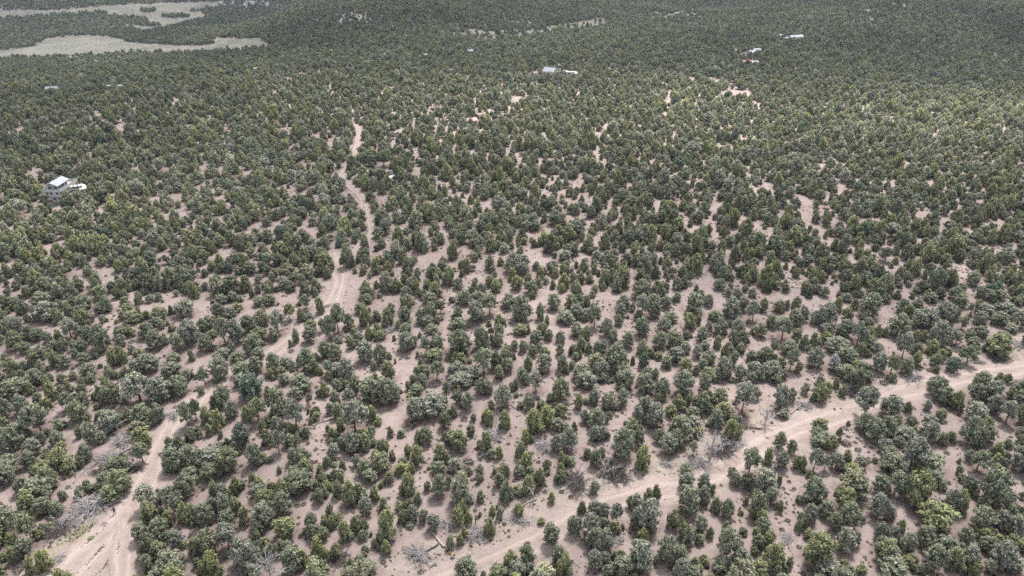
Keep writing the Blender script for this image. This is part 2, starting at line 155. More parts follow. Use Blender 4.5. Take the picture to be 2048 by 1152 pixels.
P 430 120 200 150 g;P 250 190 100 140 g;P 60 170 140 160 d;P 150 130 150 120 g;P 40 270 130 120 y;P 290 270 80 80 d;P 500 270 230 200 l;P 390 260 110 150 g;P 600 280 110 160 y;P 620 160 90 120 g;J 720 210 90 180 g;P 750 100 100 100 g;P 880 140 170 150 g;P 860 210 150 120 d;J 850 310 140 160 y;P 940 270 80 80 g;P 1110 170 130 160 g;P 1030 190 110 120 g;P 1030 70 70 80 y;J 1290 100 90 90 g;J 1430 90 80 120 g;P 1540 70 90 80 g;P 1630 50 80 80 g;P 1300 170 120 90 y;J 1420 190 60 80 g;P 1350 290 170 130 y;P 1260 250 90 90 g;J 1510 240 80 90 y;P 1640 260 170 140 y;P 1600 310 110 90 g;J 1760 190 60 90 d;P 1900 220 200 170 l;P 100 340 120 120 b;P 190 370 140 150 b;P 50 430 110 130 g;P 170 560 160 190 y;P 300 450 130 130 d;P 400 460 140 130 g;P 270 600 120 120 g;P 500 490 110 120 g;J 605 450 80 100 y;T 730 430 170 190 b;T 850 440 100 120 g;P 940 480 130 200 g;P 1060 560 200 250 g;P 660 570 110 130 g;P 540 570 130 100 g;P 760 570 100 110 y;P 850 590 120 130 g;P 440 650 120 150 l;P 360 700 130 150 y;J 570 730 130 170 y;P 680 740 130 130 g;P 860 700 130 110 g;P 770 640 90 90 g;P 980 640 80 60 d;P 1050 280 70 80 l;P 1230 430 110 120 b;J 1330 420 120 110 y;P 1250 530 120 130 g;P 1350 590 80 90 l;J 1180 730 120 190 y;J 1260 700 110 170 y;P 1500 450 170 160 d;P 1600 560 170 190 g;J 1700 500 70 170 l;J 1760 370 70 70 g;P 1660 340 90 100 l;P 1970 500 220 250 b;T 1830 570 150 160 g;J 1970 670 70 140 g;P 1430 640 120 100 y;P 1530 800 220 190 b;P 1420 800 180 140 b;P 1780 690 150 90 g;P 1790 820 200 140 b;J 1300 850 120 130 g;P 930 840 180 150 g;J 1140 850 80 100 g;J 1190 850 70 80 g;J 1110 790 80 80 g;J 1030 740 50 50 d;J 440 790 100 130 l;J 240 870 80 110 g;P 140 830 140 220 y;P 250 760 100 90 g;J 520 880 70 90 g;P 60 650 80 60 g;T 1930 860 120 100 g
@400 592 5.12
P 220 90 130 100 g;P 340 60 120 100 g;P 190 240 150 150 d;P 320 230 130 110 b;J 380 160 120 90 y;P 100 350 120 140 b;T 260 490 160 250 g;P 370 500 190 230 b;P 500 380 170 170 d;P 40 400 120 150 g;P 60 580 150 180 g;P 120 430 110 80 y;P 620 470 170 150 y;P 760 470 100 120 g;P 560 590 200 190 g;P 600 650 150 120 b;P 400 690 150 110 g;P 240 650 150 110 b;J 190 600 60 90 g;P 220 880 200 230 l;P 450 830 200 150 g;P 570 790 150 160 g;T 60 915 110 260 g;P 640 310 160 160 y;T 800 380 170 220 b;T 920 250 120 160 v;J 650 170 50 90 l;J 1040 260 80 130 y;P 1130 260 110 90 b;T 1090 130 120 140 g;J 1230 190 100 190 y;P 1130 370 140 110 y;P 1130 490 140 170 b;J 990 490 90 200 g;J 930 530 50 90 g;P 750 790 150 190 g;P 890 720 130 90 b;T 980 840 100 200 b;P 1110 790 200 240 g;J 1190 800 90 120 d;T 1250 370 80 150 g;T 1420 380 170 330 g;T 1340 460 150 240 g;P 1540 340 110 210 g;P 1640 190 130 110 g;J 1700 310 120 190 y;J 1920 310 120 180 y;J 1800 260 90 110 g;P 1970 210 100 150 g;J 1740 460 90 170 y;J 1810 390 70 110 y;P 1850 460 130 100 y;J 1580 430 60 130 y;P 1550 550 90 130 y;P 1640 450 100 80 b;P 1410 490 90 80 b;P 1300 640 140 170 g;P 1400 680 150 180 g;P 1690 690 170 210 b;P 1850 700 150 230 g;J 1780 760 60 100 b;J 1945 640 30 110 d;T 1310 810 120 140 b;P 1400 820 140 130 l;P 1510 880 170 260 b;J 1790 870 70 80 y;P 1950 880 150 220 y;J 1990 460 40 60 g;P 2020 340 60 90 y;P 1720 80 130 100 y;P 700 100 150 110 g;P 590 110 110 100 g;J 2000 690 30 60 d;J 1090 800 70 90 l;J 720 850 90 100 y;P 840 830 110 100 y
@800 592 5.12
P 80 150 150 160 y;P 60 260 130 150 g;P 300 80 150 110 g;T 520 80 40 90 d;T 420 190 120 130 d;P 310 270 150 190 g;P 210 290 110 170 g;P 290 330 120 120 b;P 660 100 180 150 g;P 800 70 130 110 g;T 920 190 170 200 g;P 790 290 200 220 b;P 600 260 100 140 g;P 620 350 180 120 g;P 1100 130 170 150 g;P 1230 260 220 250 g;P 1230 410 150 110 y;J 1310 380 60 90 y;J 1010 300 90 110 y;P 1020 410 110 120 g;J 1085 320 20 70 d;J 1440 250 100 220 g;J 1505 300 60 100 g;P 1560 150 150 160 g;P 1740 130 130 140 y;P 1830 90 90 100 g;J 1910 110 70 120 g;P 1800 240 140 140 b;T 1990 320 150 210 g;P 1900 250 110 110 l;P 1680 290 200 130 g;P 1790 420 130 140 b;P 1910 450 100 140 y;J 1450 420 110 140 g;P 1530 460 100 110 g;P 1640 480 110 120 b;P 1390 500 140 140 b;P 1350 610 110 110 g;P 380 590 130 230 g;T 270 600 110 200 b;P 340 380 150 90 g;P 60 570 170 190 b;P 140 520 90 110 y;P 60 370 120 90 g;J 205 430 40 80 g;J 180 630 40 70 g;P 620 600 250 240 d;P 830 560 170 240 g;P 880 560 90 110 b;J 940 490 60 130 y;P 1010 520 110 130 g;J 1115 570 40 130 l;P 1170 560 80 120 g;P 1250 580 90 140 b;J 1080 590 90 80 y;P 360 670 200 110 y;J 500 660 60 80 g;J 215 720 60 80 g;J 620 700 120 110 y;T 860 800 200 240 g;P 1080 690 120 140 g;P 980 760 130 190 d;P 1100 790 140 140 g;T 380 860 150 180 g;P 250 840 150 130 g;P 610 830 200 150 b;P 740 860 150 130 b;J 1010 860 100 140 g;J 1170 650 40 60 g;J 1480 650 110 120 y;P 1480 800 170 190 b;J 1310 760 90 140 y;P 1640 620 90 130 g;P 1670 780 130 170 g;J 1840 570 100 150 y;J 1930 590 70 130 g;P 2010 590 90 150 g;J 1845 640 50 90 g;J 1750 760 20 70 l;P 1980 740 160 140 y;P 1860 860 190 150 g;P 2010 860 130 170 b;P 1240 850 110 110 g;J 1630 850 40 60 g
@1200 592 5.12
P 240 150 150 150 g;P 200 220 120 140 b;T 430 200 160 200 b;P 540 230 140 160 d;P 540 90 150 110 g;P 680 140 120 130 b;P 790 60 90 90 g;P 950 180 190 200 g;P 1110 110 110 120 g;P 1330 230 190 210 b;P 1460 160 130 140 g;T 1560 260 140 190 b;P 1670 160 100 130 y;P 1820 170 130 120 y;P 1740 330 130 130 y;T 1860 440 190 210 g;P 1990 320 150 170 g;P 2000 130 110 120 o;P 60 410 130 200 b;J 190 310 90 110 g;P 130 500 120 140 g;P 440 430 160 200 g;P 720 280 150 110 g;P 650 380 150 150 b;P 910 350 150 160 v;J 1000 300 60 130 g;P 1170 260 130 110 g;P 1210 400 150 170 g;P 1110 390 90 120 b;P 1030 470 130 150 g;P 610 540 150 170 g;P 740 530 170 160 y;P 880 450 80 90 g;P 1400 380 130 140 b;P 1360 520 120 160 g;P 1450 500 140 140 d;P 1640 430 130 130 y;P 270 540 130 160 g;P 30 590 100 150 b;P 160 770 250 260 g;J 430 600 110 140 l;J 510 620 90 90 o;J 590 650 90 80 o;P 440 740 120 150 c;J 335 700 50 100 g;P 40 840 120 190 b;P 240 880 140 160 y;P 480 870 140 130 g;P 560 850 90 110 y;P 780 690 170 150 b;P 680 740 120 120 g;P 870 780 140 130 v;P 980 640 110 130 b;P 1080 560 110 100 l;P 1120 700 150 140 b;P 870 590 120 120 l;J 1200 540 80 130 y;J 1280 630 90 160 y;J 1430 590 90 100 g;T 1370 720 100 140 g;P 1240 850 180 210 b;P 1050 750 110 100 g;P 1100 850 140 110 y;P 1560 680 130 110 d;P 1680 690 160 160 d;T 1770 620 100 160 g;P 1840 730 110 100 y;P 1920 600 160 140 g;T 1940 760 140 210 g;P 2030 800 90 140 v;P 1430 870 120 160 b;P 1570 860 190 170 b;P 1760 850 200 180 b;P 2020 430 110 90 y
@1600 592 4.571
P 20 230 100 130 b;P 140 260 110 120 g;P 250 280 180 210 b;J 330 150 90 130 v;J 490 120 70 90 y;P 620 200 190 220 g;P 440 230 110 110 y;P 590 240 90 80 g;P 400 390 160 160 g;T 520 430 150 190 b;P 610 290 110 90 g;P 620 400 120 120 v;J 700 370 70 110 v;P 600 470 150 110 g;P 240 340 120 90 b;J 220 430 110 100 v;J 110 490 90 150 g;J 30 490 80 130 g;P 330 520 220 140 b;P 130 670 150 180 b;P 290 690 110 180 s;P 420 650 200 160 g;P 400 770 180 130 g;P 560 770 190 150 d;J 490 720 110 120 v;J 550 550 70 130 y;P 690 520 110 90 b;P 700 700 130 190 b;P 920 160 110 130 g;J 980 200 110 120 y;P 1060 140 100 110 g;P 1150 300 220 180 b;P 1240 460 200 220 b;P 1030 300 90 110 y;P 880 390 200 210 g;P 1050 430 90 110 v;T 930 570 140 210 b;P 1050 540 110 100 d;P 1190 60 130 90 g;P 1290 240 190 180 b;P 1390 220 110 120 g;P 1450 110 120 120 y;T 1550 170 60 170 b;P 1620 150 80 110 y;P 1690 190 160 110 b;P 1640 260 130 110 b;P 1830 270 170 120 g;P 1900 180 180 110 b;P 1980 290 130 140 g;P 1930 340 110 80 l;T 1470 310 100 120 y;T 1420 450 120 120 l;P 1640 390 140 110 g;P 1550 390 70 90 g;P 1590 470 120 90 g;P 1800 570 230 200 v;P 1860 430 140 100 g;P 1700 500 90 60 g;J 1200 540 120 130 y;J 1280 600 90 110 y;P 1230 640 100 110 y;P 1355 550 70 70 g;J 1050 640 90 130 y;T 1520 630 160 150 d;P 1570 510 90 80 g;J 850 560 30 50 o;T 820 720 120 170 y;P 950 720 130 140 g;J 840 790 80 80 g;P 1380 710 140 140 c;J 1240 710 60 70 d;P 740 60 150 80 g;P 420 60 120 80 g;P 1800 70 200 100 d;P 2010 80 90 90 g'''
# ------------------------------------------------------------------ helpers
def tag(o, label=None, cat=None, group=None, kind=None):
    if label: o['label'] = label
    if cat: o['category'] = cat
    if group: o['group'] = group
    if kind: o['kind'] = kind
    return o
def new_mesh(name, V, F, mats=(), mi=None, smooth=False):
    me = bpy.data.meshes.new(name)
    V = np.asarray(V, np.float32)
    if isinstance(F, np.ndarray):
        n, k = F.shape
        me.vertices.add(len(V)); me.vertices.foreach_set('co', V.ravel())
        me.loops.add(n * k); me.loops.foreach_set('vertex_index', F.ravel().astype(np.int32))
        me.polygons.add(n); me.polygons.foreach_set('loop_start', np.arange(0, n * k, k, dtype=np.int32)); me.polygons.foreach_set('loop_total', np.full(n, k, np.int32))
        me.update(calc_edges=True)
    else:
        me.from_pydata([tuple(map(float, v)) for v in V], [], F); me.update()
    for m in mats: me.materials.append(m)
    if mi is not None: me.polygons.foreach_set('material_index', np.asarray(mi, np.int32))
    if smooth: me.polygons.foreach_set('use_smooth', np.ones(len(me.polygons), bool))
    return me
def obj(name, me, parent=None, loc=(0, 0, 0), rz=0.0, sc=None):
    o = bpy.data.objects.new(name, me); COL.objects.link(o)
    if parent is not None: o.parent = parent
    o.location = loc; o.rotation_euler = (0, 0, rz)
    if sc is not None: o.scale = sc
    return o
def empty(name, loc, rz=0.0):
    o = obj(name, None, None, loc, rz); o.empty_display_size = .5
    return o
class MB:
    def __init__(s): s.V = []; s.F = []
    def add(s, V, F):
        n = len(s.V); s.V += [tuple(v) for v in V]; s.F += [tuple(i + n for i in f) for f in F]
    def box(s, c, d, rz=0.0, tilt=0.0):
        M = Matrix.Translation(c) @ Matrix.Rotation(rz, 4, 'Z') @ Matrix.Rotation(tilt, 4, 'X')
        v = [M @ Vector((x * d[0] / 2, y * d[1] / 2, z * d[2] / 2)) for x in (-1, 1) for y in (-1, 1) for z in (-1, 1)]
        s.add(v, [(0, 1, 3, 2), (4, 6, 7, 5), (0, 4, 5, 1), (2, 3, 7, 6), (0, 2, 6, 4), (1, 5, 7, 3)])
    def tube(s, pts, rad, k=5, cap=True):
        pts = [Vector(p) for p in pts]; rings = []
        for i, p in enumerate(pts):
            t = (pts[min(i + 1, len(pts) - 1)] - pts[max(i - 1, 0)]).normalized()
            a = t.orthogonal().normalized(); b = t.cross(a)
            rings.append([p + (a * math.cos(q) + b * math.sin(q)) * rad[i] for q in [2 * math.pi * j / k for j in range(k)]])
        V = [v for r in rings for v in r]; F = []
        for i in range(len(pts) - 1):
            for j in range(k):
                F.append((i * k + j, i * k + (j + 1) % k, (i + 1) * k + (j + 1) % k, (i + 1) * k + j))
        if cap: F.append(tuple(range(k))[::-1]); F.append(tuple((len(pts) - 1) * k + j for j in range(k)))
        s.add(V, F)
    def prism(s, prof, axis_len, at=(0, 0, 0)):
        """closed profile (x, z) extruded along y"""
        n = len(prof); V = [(at[0] + x, at[1] - axis_len / 2, at[2] + z) for x, z in prof] + [(at[0] + x, at[1] + axis_len / 2, at[2] + z) for x, z in prof]
        s.add(V, [tuple(range(n)), tuple(range(2 * n - 1, n - 1, -1))] + [(i, i + n, (i + 1) % n + n, (i + 1) % n) for i in range(n)])
    def mesh(s, name, mats, smooth=False): return new_mesh(name, s.V, s.F, mats, smooth=smooth)
# ------------------------------------------------------------------ materials
def mat(name):
    m = bpy.data.materials.new(name); m.use_nodes = True; t = m.node_tree
    b = t.nodes['Principled BSDF']; b.inputs['Roughness'].default_value = 0.9; b.inputs['Specular IOR Level'].default_value = 0.15
    return m, t, b
def N(t, typ, **kw):
    n = t.nodes.new(typ)
    for k, v in kw.items(): setattr(n, k, v)
    return n
def mixc(t, fac, a, b, mode='MIX'):
    n = N(t, 'ShaderNodeMix', data_type='RGBA', blend_type=mode)
    for s, v in ((n.inputs[0], fac), (n.inputs[6], a), (n.inputs[7], b)):
        if hasattr(v, 'links'): t.links.new(v, s)
        elif isinstance(v, (int, float)): s.default_value = v
        else: s.default_value = (*v, 1)
    return n.outputs[2]
def mth(t, op, a, b=0.0, clamp=False):
    n = N(t, 'ShaderNodeMath', operation=op, use_clamp=clamp)
    for s, v in ((n.inputs[0], a), (n.inputs[1], b)):
        if hasattr(v, 'links'): t.links.new(v, s)
        else: s.default_value = v
    return n.outputs[0]
def noise(t, scale, detail=3.0, rough=.55, vec=None, lo=.35, hi=.65):
    n = N(t, 'ShaderNodeTexNoise'); n.inputs['Scale'].default_value = scale; n.inputs['Detail'].default_value = detail; n.inputs['Roughness'].default_value = rough
    if vec is not None: t.links.new(vec, n.inputs['Vector'])
    r = N(t, 'ShaderNodeMapRange'); r.inputs['From Min'].default_value = lo; r.inputs['From Max'].default_value = hi
    t.links.new(n.outputs['Fac'], r.inputs['Value']); return r.outputs['Result']
def attr(t, name, typ='GEOMETRY'):
    n = N(t, 'ShaderNodeAttribute', attribute_type=typ, attribute_name=name); return n
def wobbly(name, col, col2, scale=3.0, rough=.9, spec=.15):
    m, t, b = mat(name); tc = N(t, 'ShaderNodeTexCoord')
    c = mixc(t, noise(t, scale, vec=tc.outputs['Object']), col, col2)
    t.links.new(c, b.inputs['Base Color']); b.inputs['Roughness'].default_value = rough; b.inputs['Specular IOR Level'].default_value = spec
    return m
def sand(t, tc):
    v = tc.outputs['Object']
    c = mixc(t, noise(t, .035, 3, vec=v), SAND_A, SAND_B)
    c = mixc(t, mth(t, 'MULTIPLY', noise(t, .45, 5, .7, v, .42, .66), .6), c, SAND_C)
    c = mixc(t, mth(t, 'MULTIPLY', noise(t, 3.2, 4, .7, v, .48, .70), .45), c, (.19, .145, .12))
    vo = N(t, 'ShaderNodeTexVoronoi'); vo.inputs['Scale'].default_value = 1.1; t.links.new(v, vo.inputs['Vector'])
    dot = N(t, 'ShaderNodeMapRange'); dot.inputs['From Min'].default_value = .17; dot.inputs['From Max'].default_value = .10; t.links.new(vo.outputs['Distance'], dot.inputs['Value'])
    gate = noise(t, .22, 2, .5, v, .50, .58)
    c = mixc(t, mth(t, 'MULTIPLY', mth(t, 'MULTIPLY', dot.outputs[0], gate), .75), c, (.11, .095, .07))
    return c
SAND_A, SAND_B, SAND_C = (.405, .328, .300), (.332, .264, .240), (.250, .197, .177)
def bump(t, b, v, scale, dist, strength=.6):
    n = N(t, 'ShaderNodeTexNoise'); n.inputs['Scale'].default_value = scale; n.inputs['Detail'].default_value = 5; t.links.new(v, n.inputs['Vector'])
    bp = N(t, 'ShaderNodeBump'); bp.inputs['Distance'].default_value = dist; bp.inputs['Strength'].default_value = strength
    t.links.new(n.outputs['Fac'], bp.inputs['Height']); t.links.new(bp.outputs[0], b.inputs['Normal'])
# ground
M_ground, t, b = mat('ground_sand'); tc = N(t, 'ShaderNodeTexCoord'); v = tc.outputs['Object']
c = sand(t, tc)
pale = mixc(t, noise(t, .5, 4, .6, v, .4, .62), (.425, .353, .312), (.320, .258, .228))
c = mixc(t, mth(t, 'MULTIPLY', attr(t, 'pale').outputs['Fac'], .85), c, pale)
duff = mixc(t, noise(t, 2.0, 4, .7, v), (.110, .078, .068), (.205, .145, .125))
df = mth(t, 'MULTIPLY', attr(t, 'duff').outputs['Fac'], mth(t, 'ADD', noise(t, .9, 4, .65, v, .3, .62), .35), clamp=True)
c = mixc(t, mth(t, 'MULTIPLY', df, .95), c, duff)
gr = mixc(t, noise(t, 1.6, 4, .7, v, .4, .62), (.30, .275, .185), (.20, .20, .12))
c = mixc(t, mth(t, 'MULTIPLY', attr(t, 'grass').outputs['Fac'], noise(t, .7, 4, .65, v, .42, .60)), c, gr)
mp = N(t, 'ShaderNodeMapping'); mp.inputs['Scale'].default_value = (1, .45, 1); t.links.new(v, mp.inputs['Vector'])
md = mixc(t, noise(t, .02, 4, .6, v, .35, .65), (.315, .290, .240), (.255, .243, .200))
md = mixc(t, mth(t, 'MULTIPLY', noise(t, .14, 5, .8, mp.outputs[0], .46, .60), .8), md, (.165, .168, .130))
c = mixc(t, attr(t, 'meadow').outputs['Fac'], c, md)
rk = mixc(t, noise(t, .12, 5, .7, v, .4, .6), (.40, .36, .35), (.27, .235, .235))
c = mixc(t, attr(t, 'rock').outputs['Fac'], c, rk)
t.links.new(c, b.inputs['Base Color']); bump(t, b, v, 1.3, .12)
# road
M_road, t, b = mat('road_sand'); tc = N(t, 'ShaderNodeTexCoord'); v = tc.outputs['Object']
ac = attr(t, 'across').outputs['Fac']; ab = mth(t, 'ABSOLUTE', ac)
rs = mixc(t, noise(t, .25, 4, .6, v, .38, .64), (.435, .358, .322), (.355, .285, .256))
al = attr(t, 'stretch').outputs['Vector']
n1 = noise(t, 1.0, 4, .6, al, .40, .60)
rs = mixc(t, mth(t, 'MULTIPLY', n1, .38), rs, (.40, .285, .235))
ru = N(t, 'ShaderNodeMapRange'); ru.inputs['From Min'].default_value = .13; ru.inputs['From Max'].default_value = .07
t.links.new(mth(t, 'ABSOLUTE', mth(t, 'SUBTRACT', ab, .40)), ru.inputs['Value'])
cs = N(t, 'ShaderNodeMapRange'); cs.inputs['From Min'].default_value = .20; cs.inputs['From Max'].default_value = .06; t.links.new(ab, cs.inputs['Value'])
rs = mixc(t, mth(t, 'MULTIPLY', mth(t, 'MULTIPLY', cs.outputs[0], noise(t, .8, 4, .7, v, .40, .60)), .55), rs, (.25, .215, .165))
rs = mixc(t, mth(t, 'MULTIPLY', ru.outputs[0], .8), rs, (.485, .405, .360))
ed = N(t, 'ShaderNodeMapRange'); ed.inputs['From Min'].default_value = .62; ed.inputs['From Max'].default_value = .97
t.links.new(mth(t, 'ADD', ab, mth(t, 'MULTIPLY', mth(t, 'SUBTRACT', noise(t, .6, 4, .7, v, .3, .7), .5), .35)), ed.inputs['Value'])
gs = sand(t, tc)
gs = mixc(t, mth(t, 'MULTIPLY', attr(t, 'pale').outputs['Fac'], .85), gs, mixc(t, noise(t, .5, 4, .6, v, .4, .62), (.425, .353, .312), (.320, .258, .228)))
c = mixc(t, ed.outputs[0], rs, gs)
t.links.new(c, b.inputs['Base Color']); bump(t, b, al, 1.2, .06)
# bark, dead wood
M_bark = wobbly('bark', (.105, .082, .068), (.19, .16, .14), 6)
M_dead = wobbly('weathered_wood', (.50, .47, .455), (.33, .30, .29), 4)
M_dead2 = wobbly('dark_dead_wood', (.19, .165, .155), (.10, .085, .08), 4)
M_pale = wobbly('bare_pale_wood', (.62, .52, .44), (.50, .43, .38), 3)
# foliage: per tree tint x per leaf variation
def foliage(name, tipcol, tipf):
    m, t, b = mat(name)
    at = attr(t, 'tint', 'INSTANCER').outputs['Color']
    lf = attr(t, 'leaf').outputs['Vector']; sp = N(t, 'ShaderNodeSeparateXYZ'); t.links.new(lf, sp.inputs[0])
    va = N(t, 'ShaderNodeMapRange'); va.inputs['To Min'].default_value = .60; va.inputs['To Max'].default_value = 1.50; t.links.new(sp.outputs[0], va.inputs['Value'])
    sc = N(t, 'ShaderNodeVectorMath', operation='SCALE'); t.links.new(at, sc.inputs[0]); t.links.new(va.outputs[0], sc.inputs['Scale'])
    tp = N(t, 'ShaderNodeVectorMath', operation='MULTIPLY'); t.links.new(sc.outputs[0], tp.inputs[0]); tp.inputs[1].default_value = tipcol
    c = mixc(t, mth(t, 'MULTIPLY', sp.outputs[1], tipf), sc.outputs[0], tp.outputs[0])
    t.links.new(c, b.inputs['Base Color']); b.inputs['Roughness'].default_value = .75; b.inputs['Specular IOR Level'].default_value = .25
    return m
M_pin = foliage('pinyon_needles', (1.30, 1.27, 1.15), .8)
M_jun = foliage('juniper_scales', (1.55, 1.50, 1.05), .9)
TINT = {'g': (.205, .220, .150), 'd': (.150, .164, .106), 'b': (.230, .240, .186), 'y': (.218, .228, .134), 'v': (.222, .234, .120),
        'l': (.285, .288, .222), 'o': (.214, .212, .138), 's': (.38, .37, .37), 'c': (.132, .165, .122)}
TINT_N = {'g': 'grey-green', 'd': 'dark green', 'b': 'blue-grey', 'y': 'olive green', 'v': 'bright yellow-green', 'l': 'pale grey-green', 'o': 'olive', 's': 'silvery grey', 'c': 'deep green'}
# ------------------------------------------------------------------ tree meshes (canonical crown 4 m wide, tree 5 m high)
ICO = None
def ico():
    global ICO
    if ICO is None:
        import bmesh
        bm = bmesh.new(); bmesh.ops.create_icosphere(bm, subdivisions=1, radius=1)
        ICO = (np.array([v.co[:] for v in bm.verts]), [tuple(v.index for v in f.verts) for f in bm.faces]); bm.free()
    return ICO
def crown_mesh(kind, seed, nleaf=1500, fill=1.0):
    r = np.random.default_rng(seed); puffs = []
    if kind == 'J':
        n = 27
        for i in range(n):
            h = .10 + .82 * (i + r.random()) / n
            env = 1.7 * math.sin(math.pi * min(1, (h + .34) / 1.30)) ** .7 * (1 - .15 * h)
            a = r.random() * 6.283; q = env * (.35 + .65 * r.random() ** .5) * .9
            rz = .55 + .45 * r.random(); rr = (.30 + .30 * r.random()) * (1.1 - .35 * h)
            puffs.append((q * math.cos(a), q * math.sin(a), h * 5 - .1, rr, rz * 1.15))
        puffs.append((0, 0, 2.2, .9, 1.6))
    else:
        z0 = 1.75 if kind == 'T' else .62
        n = 24 if kind == 'T' else 34
        off = (r.normal() * .2, r.normal() * .2)
        for i in range(n):
            u = (i + .5) / n; h = u ** .85
            z = z0 + (4.55 - z0) * h
            env = 1.62 * math.sqrt(max(0.02, 1 - (max(0, (h - .25)) / .80) ** 2)) * (.85 + .3 * r.random())
            if h < .25: env *= .75 + h
            a = i * 2.4 + r.random() * 1.2; q = env * (.55 + .45 * r.random()) if h < .85 else env * .5 * r.random()
            rr = .34 + .34 * r.random()
            puffs.append((off[0] + q * math.cos(a), off[1] + q * math.sin(a), z, rr, rr * (.72 + .2 * r.random())))
        puffs.append((off[0], off[1], (z0 + 4.4) / 2, .8, .8))
    V = []; Fq = []; leaf = []; mi = []
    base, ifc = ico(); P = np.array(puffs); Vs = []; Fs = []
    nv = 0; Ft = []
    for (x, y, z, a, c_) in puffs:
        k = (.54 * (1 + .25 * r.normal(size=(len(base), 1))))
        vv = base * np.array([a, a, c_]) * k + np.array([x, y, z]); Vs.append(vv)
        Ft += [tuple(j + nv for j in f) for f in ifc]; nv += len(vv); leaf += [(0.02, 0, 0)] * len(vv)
    wgt = (P[:, 3] ** 1.6 * P[:, 4]) ** .8; wgt /= wgt.sum(); which = r.choice(len(P), nleaf, p=wgt); Q = P[which]
    d = r.normal(size=(nleaf, 3)); d[:, 2] = d[:, 2] * .9 + .28; d /= np.linalg.norm(d, axis=1)[:, None]
    rad = (.70 + .62 * r.random(nleaf) ** 1.8)[:, None]
    c0 = Q[:, :3] + d * np.stack([Q[:, 3], Q[:, 3], Q[:, 4]], 1) * rad
    nrm = d + .55 * r.normal(size=(nleaf, 3)) + np.array([0, 0, .25]); nrm /= np.linalg.norm(nrm, axis=1)[:, None]
    up = np.array([0, 0, 1.0]) if kind == 'J' else None
    a1 = np.cross(nrm, r.normal(size=(nleaf, 3))) if up is None else np.cross(nrm, np.cross(np.array([0, 0, 1.]) + .35 * r.normal(size=(nleaf, 3)), nrm))
    a1 /= np.linalg.norm(a1, axis=1)[:, None] + 1e-9; a2 = np.cross(nrm, a1)
    s = (.085 + .085 * r.random(nleaf))[:, None]
    l1 = s * (1.7 if kind == 'J' else 1.2); l2 = s * (.75 if kind == 'J' else 1.0)
    q4 = np.stack([c0 - a1 * l1 - a2 * l2 * .6, c0 - a1 * l1 * .2 + a2 * l2, c0 + a1 * l1 + nrm * s * .35, c0 + a1 * l1 * .1 - a2 * l2], 1)
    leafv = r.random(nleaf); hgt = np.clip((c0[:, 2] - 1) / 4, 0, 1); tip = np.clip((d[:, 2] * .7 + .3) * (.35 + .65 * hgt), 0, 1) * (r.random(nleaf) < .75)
    allV = np.concatenate(Vs + [q4.reshape(-1, 3)])
    F = Ft + [tuple(nv + 4 * i + j for j in range(4)) for i in range(nleaf)]
    L = np.concatenate([np.array(leaf), np.repeat(np.stack([leafv, tip, 0 * tip], 1), 4, 0)])
    lv = q4.reshape(-1, 3); cxy = np.median(lv[:, :2], 0) * .5; rad_ = np.percentile(np.hypot(lv[:, 0] - cxy[0], lv[:, 1] - cxy[1]), 96); kxy = 2.0 / rad_; kz = 5.0 / np.percentile(lv[:, 2], 99.6)
    allV = allV * np.array([kxy, kxy, kz]); puffs = [(x * kxy, y * kxy, z * kz, a * kxy, c_ * kz) for (x, y, z, a, c_) in puffs]
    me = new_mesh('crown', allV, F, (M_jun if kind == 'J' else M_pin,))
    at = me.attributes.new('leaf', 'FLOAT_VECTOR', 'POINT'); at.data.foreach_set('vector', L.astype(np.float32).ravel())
    return me, puffs
def trunk_mesh(kind, seed, puffs):
    r = random.Random(seed); m = MB()
    if kind == 'J':
        for k in range(3):
            a = k * 2.1 + r.random(); m.tube([(0.05 * math.cos(a), .05 * math.sin(a), -.25), (.25 * math.cos(a), .25 * math.sin(a), .7), (.4 * math.cos(a), .4 * math.sin(a), 2), (.2 * math.cos(a), .2 * math.sin(a), 3.6)], [.15, .12, .08, .03], 5)
        lo = 1.0
    else:
        bx, by = r.uniform(-.25, .25), r.uniform(-.25, .25); top = 3.9
        m.tube([(0, 0, -.3), (bx * .3, by * .3, .9), (bx, by, 2.2), (bx * .6, by * .6, top)], [.19, .15, .11, .04], 7)
        lo = 1.9 if kind == 'T' else .8
    ps = sorted(puffs, key=lambda p: -(p[0] ** 2 + p[1] ** 2))[:11]
    for (x, y, z, a, c_) in ps:
        s0 = max(lo, z * .55 - .1); m.tube([(0, 0, s0), (x * .5 + r.uniform(-.1, .1), y * .5 + r.uniform(-.1, .1), (s0 + z) * .5 - .1), (x, y, z)], [.07, .05, .02], 4, cap=False)
    return m.mesh('trunk', (M_bark,))
VAR = {}
for kind, n, nl in (('P', 10, 2300), ('T', 4, 1700), ('J', 10, 2000)):
    VAR[kind] = []
    for i in range(n):
        cm, pf = crown_mesh(kind, 100 + i * 7 + ord(kind), nl)
        VAR[kind].append((cm, trunk_mesh(kind, i + 5, pf)))
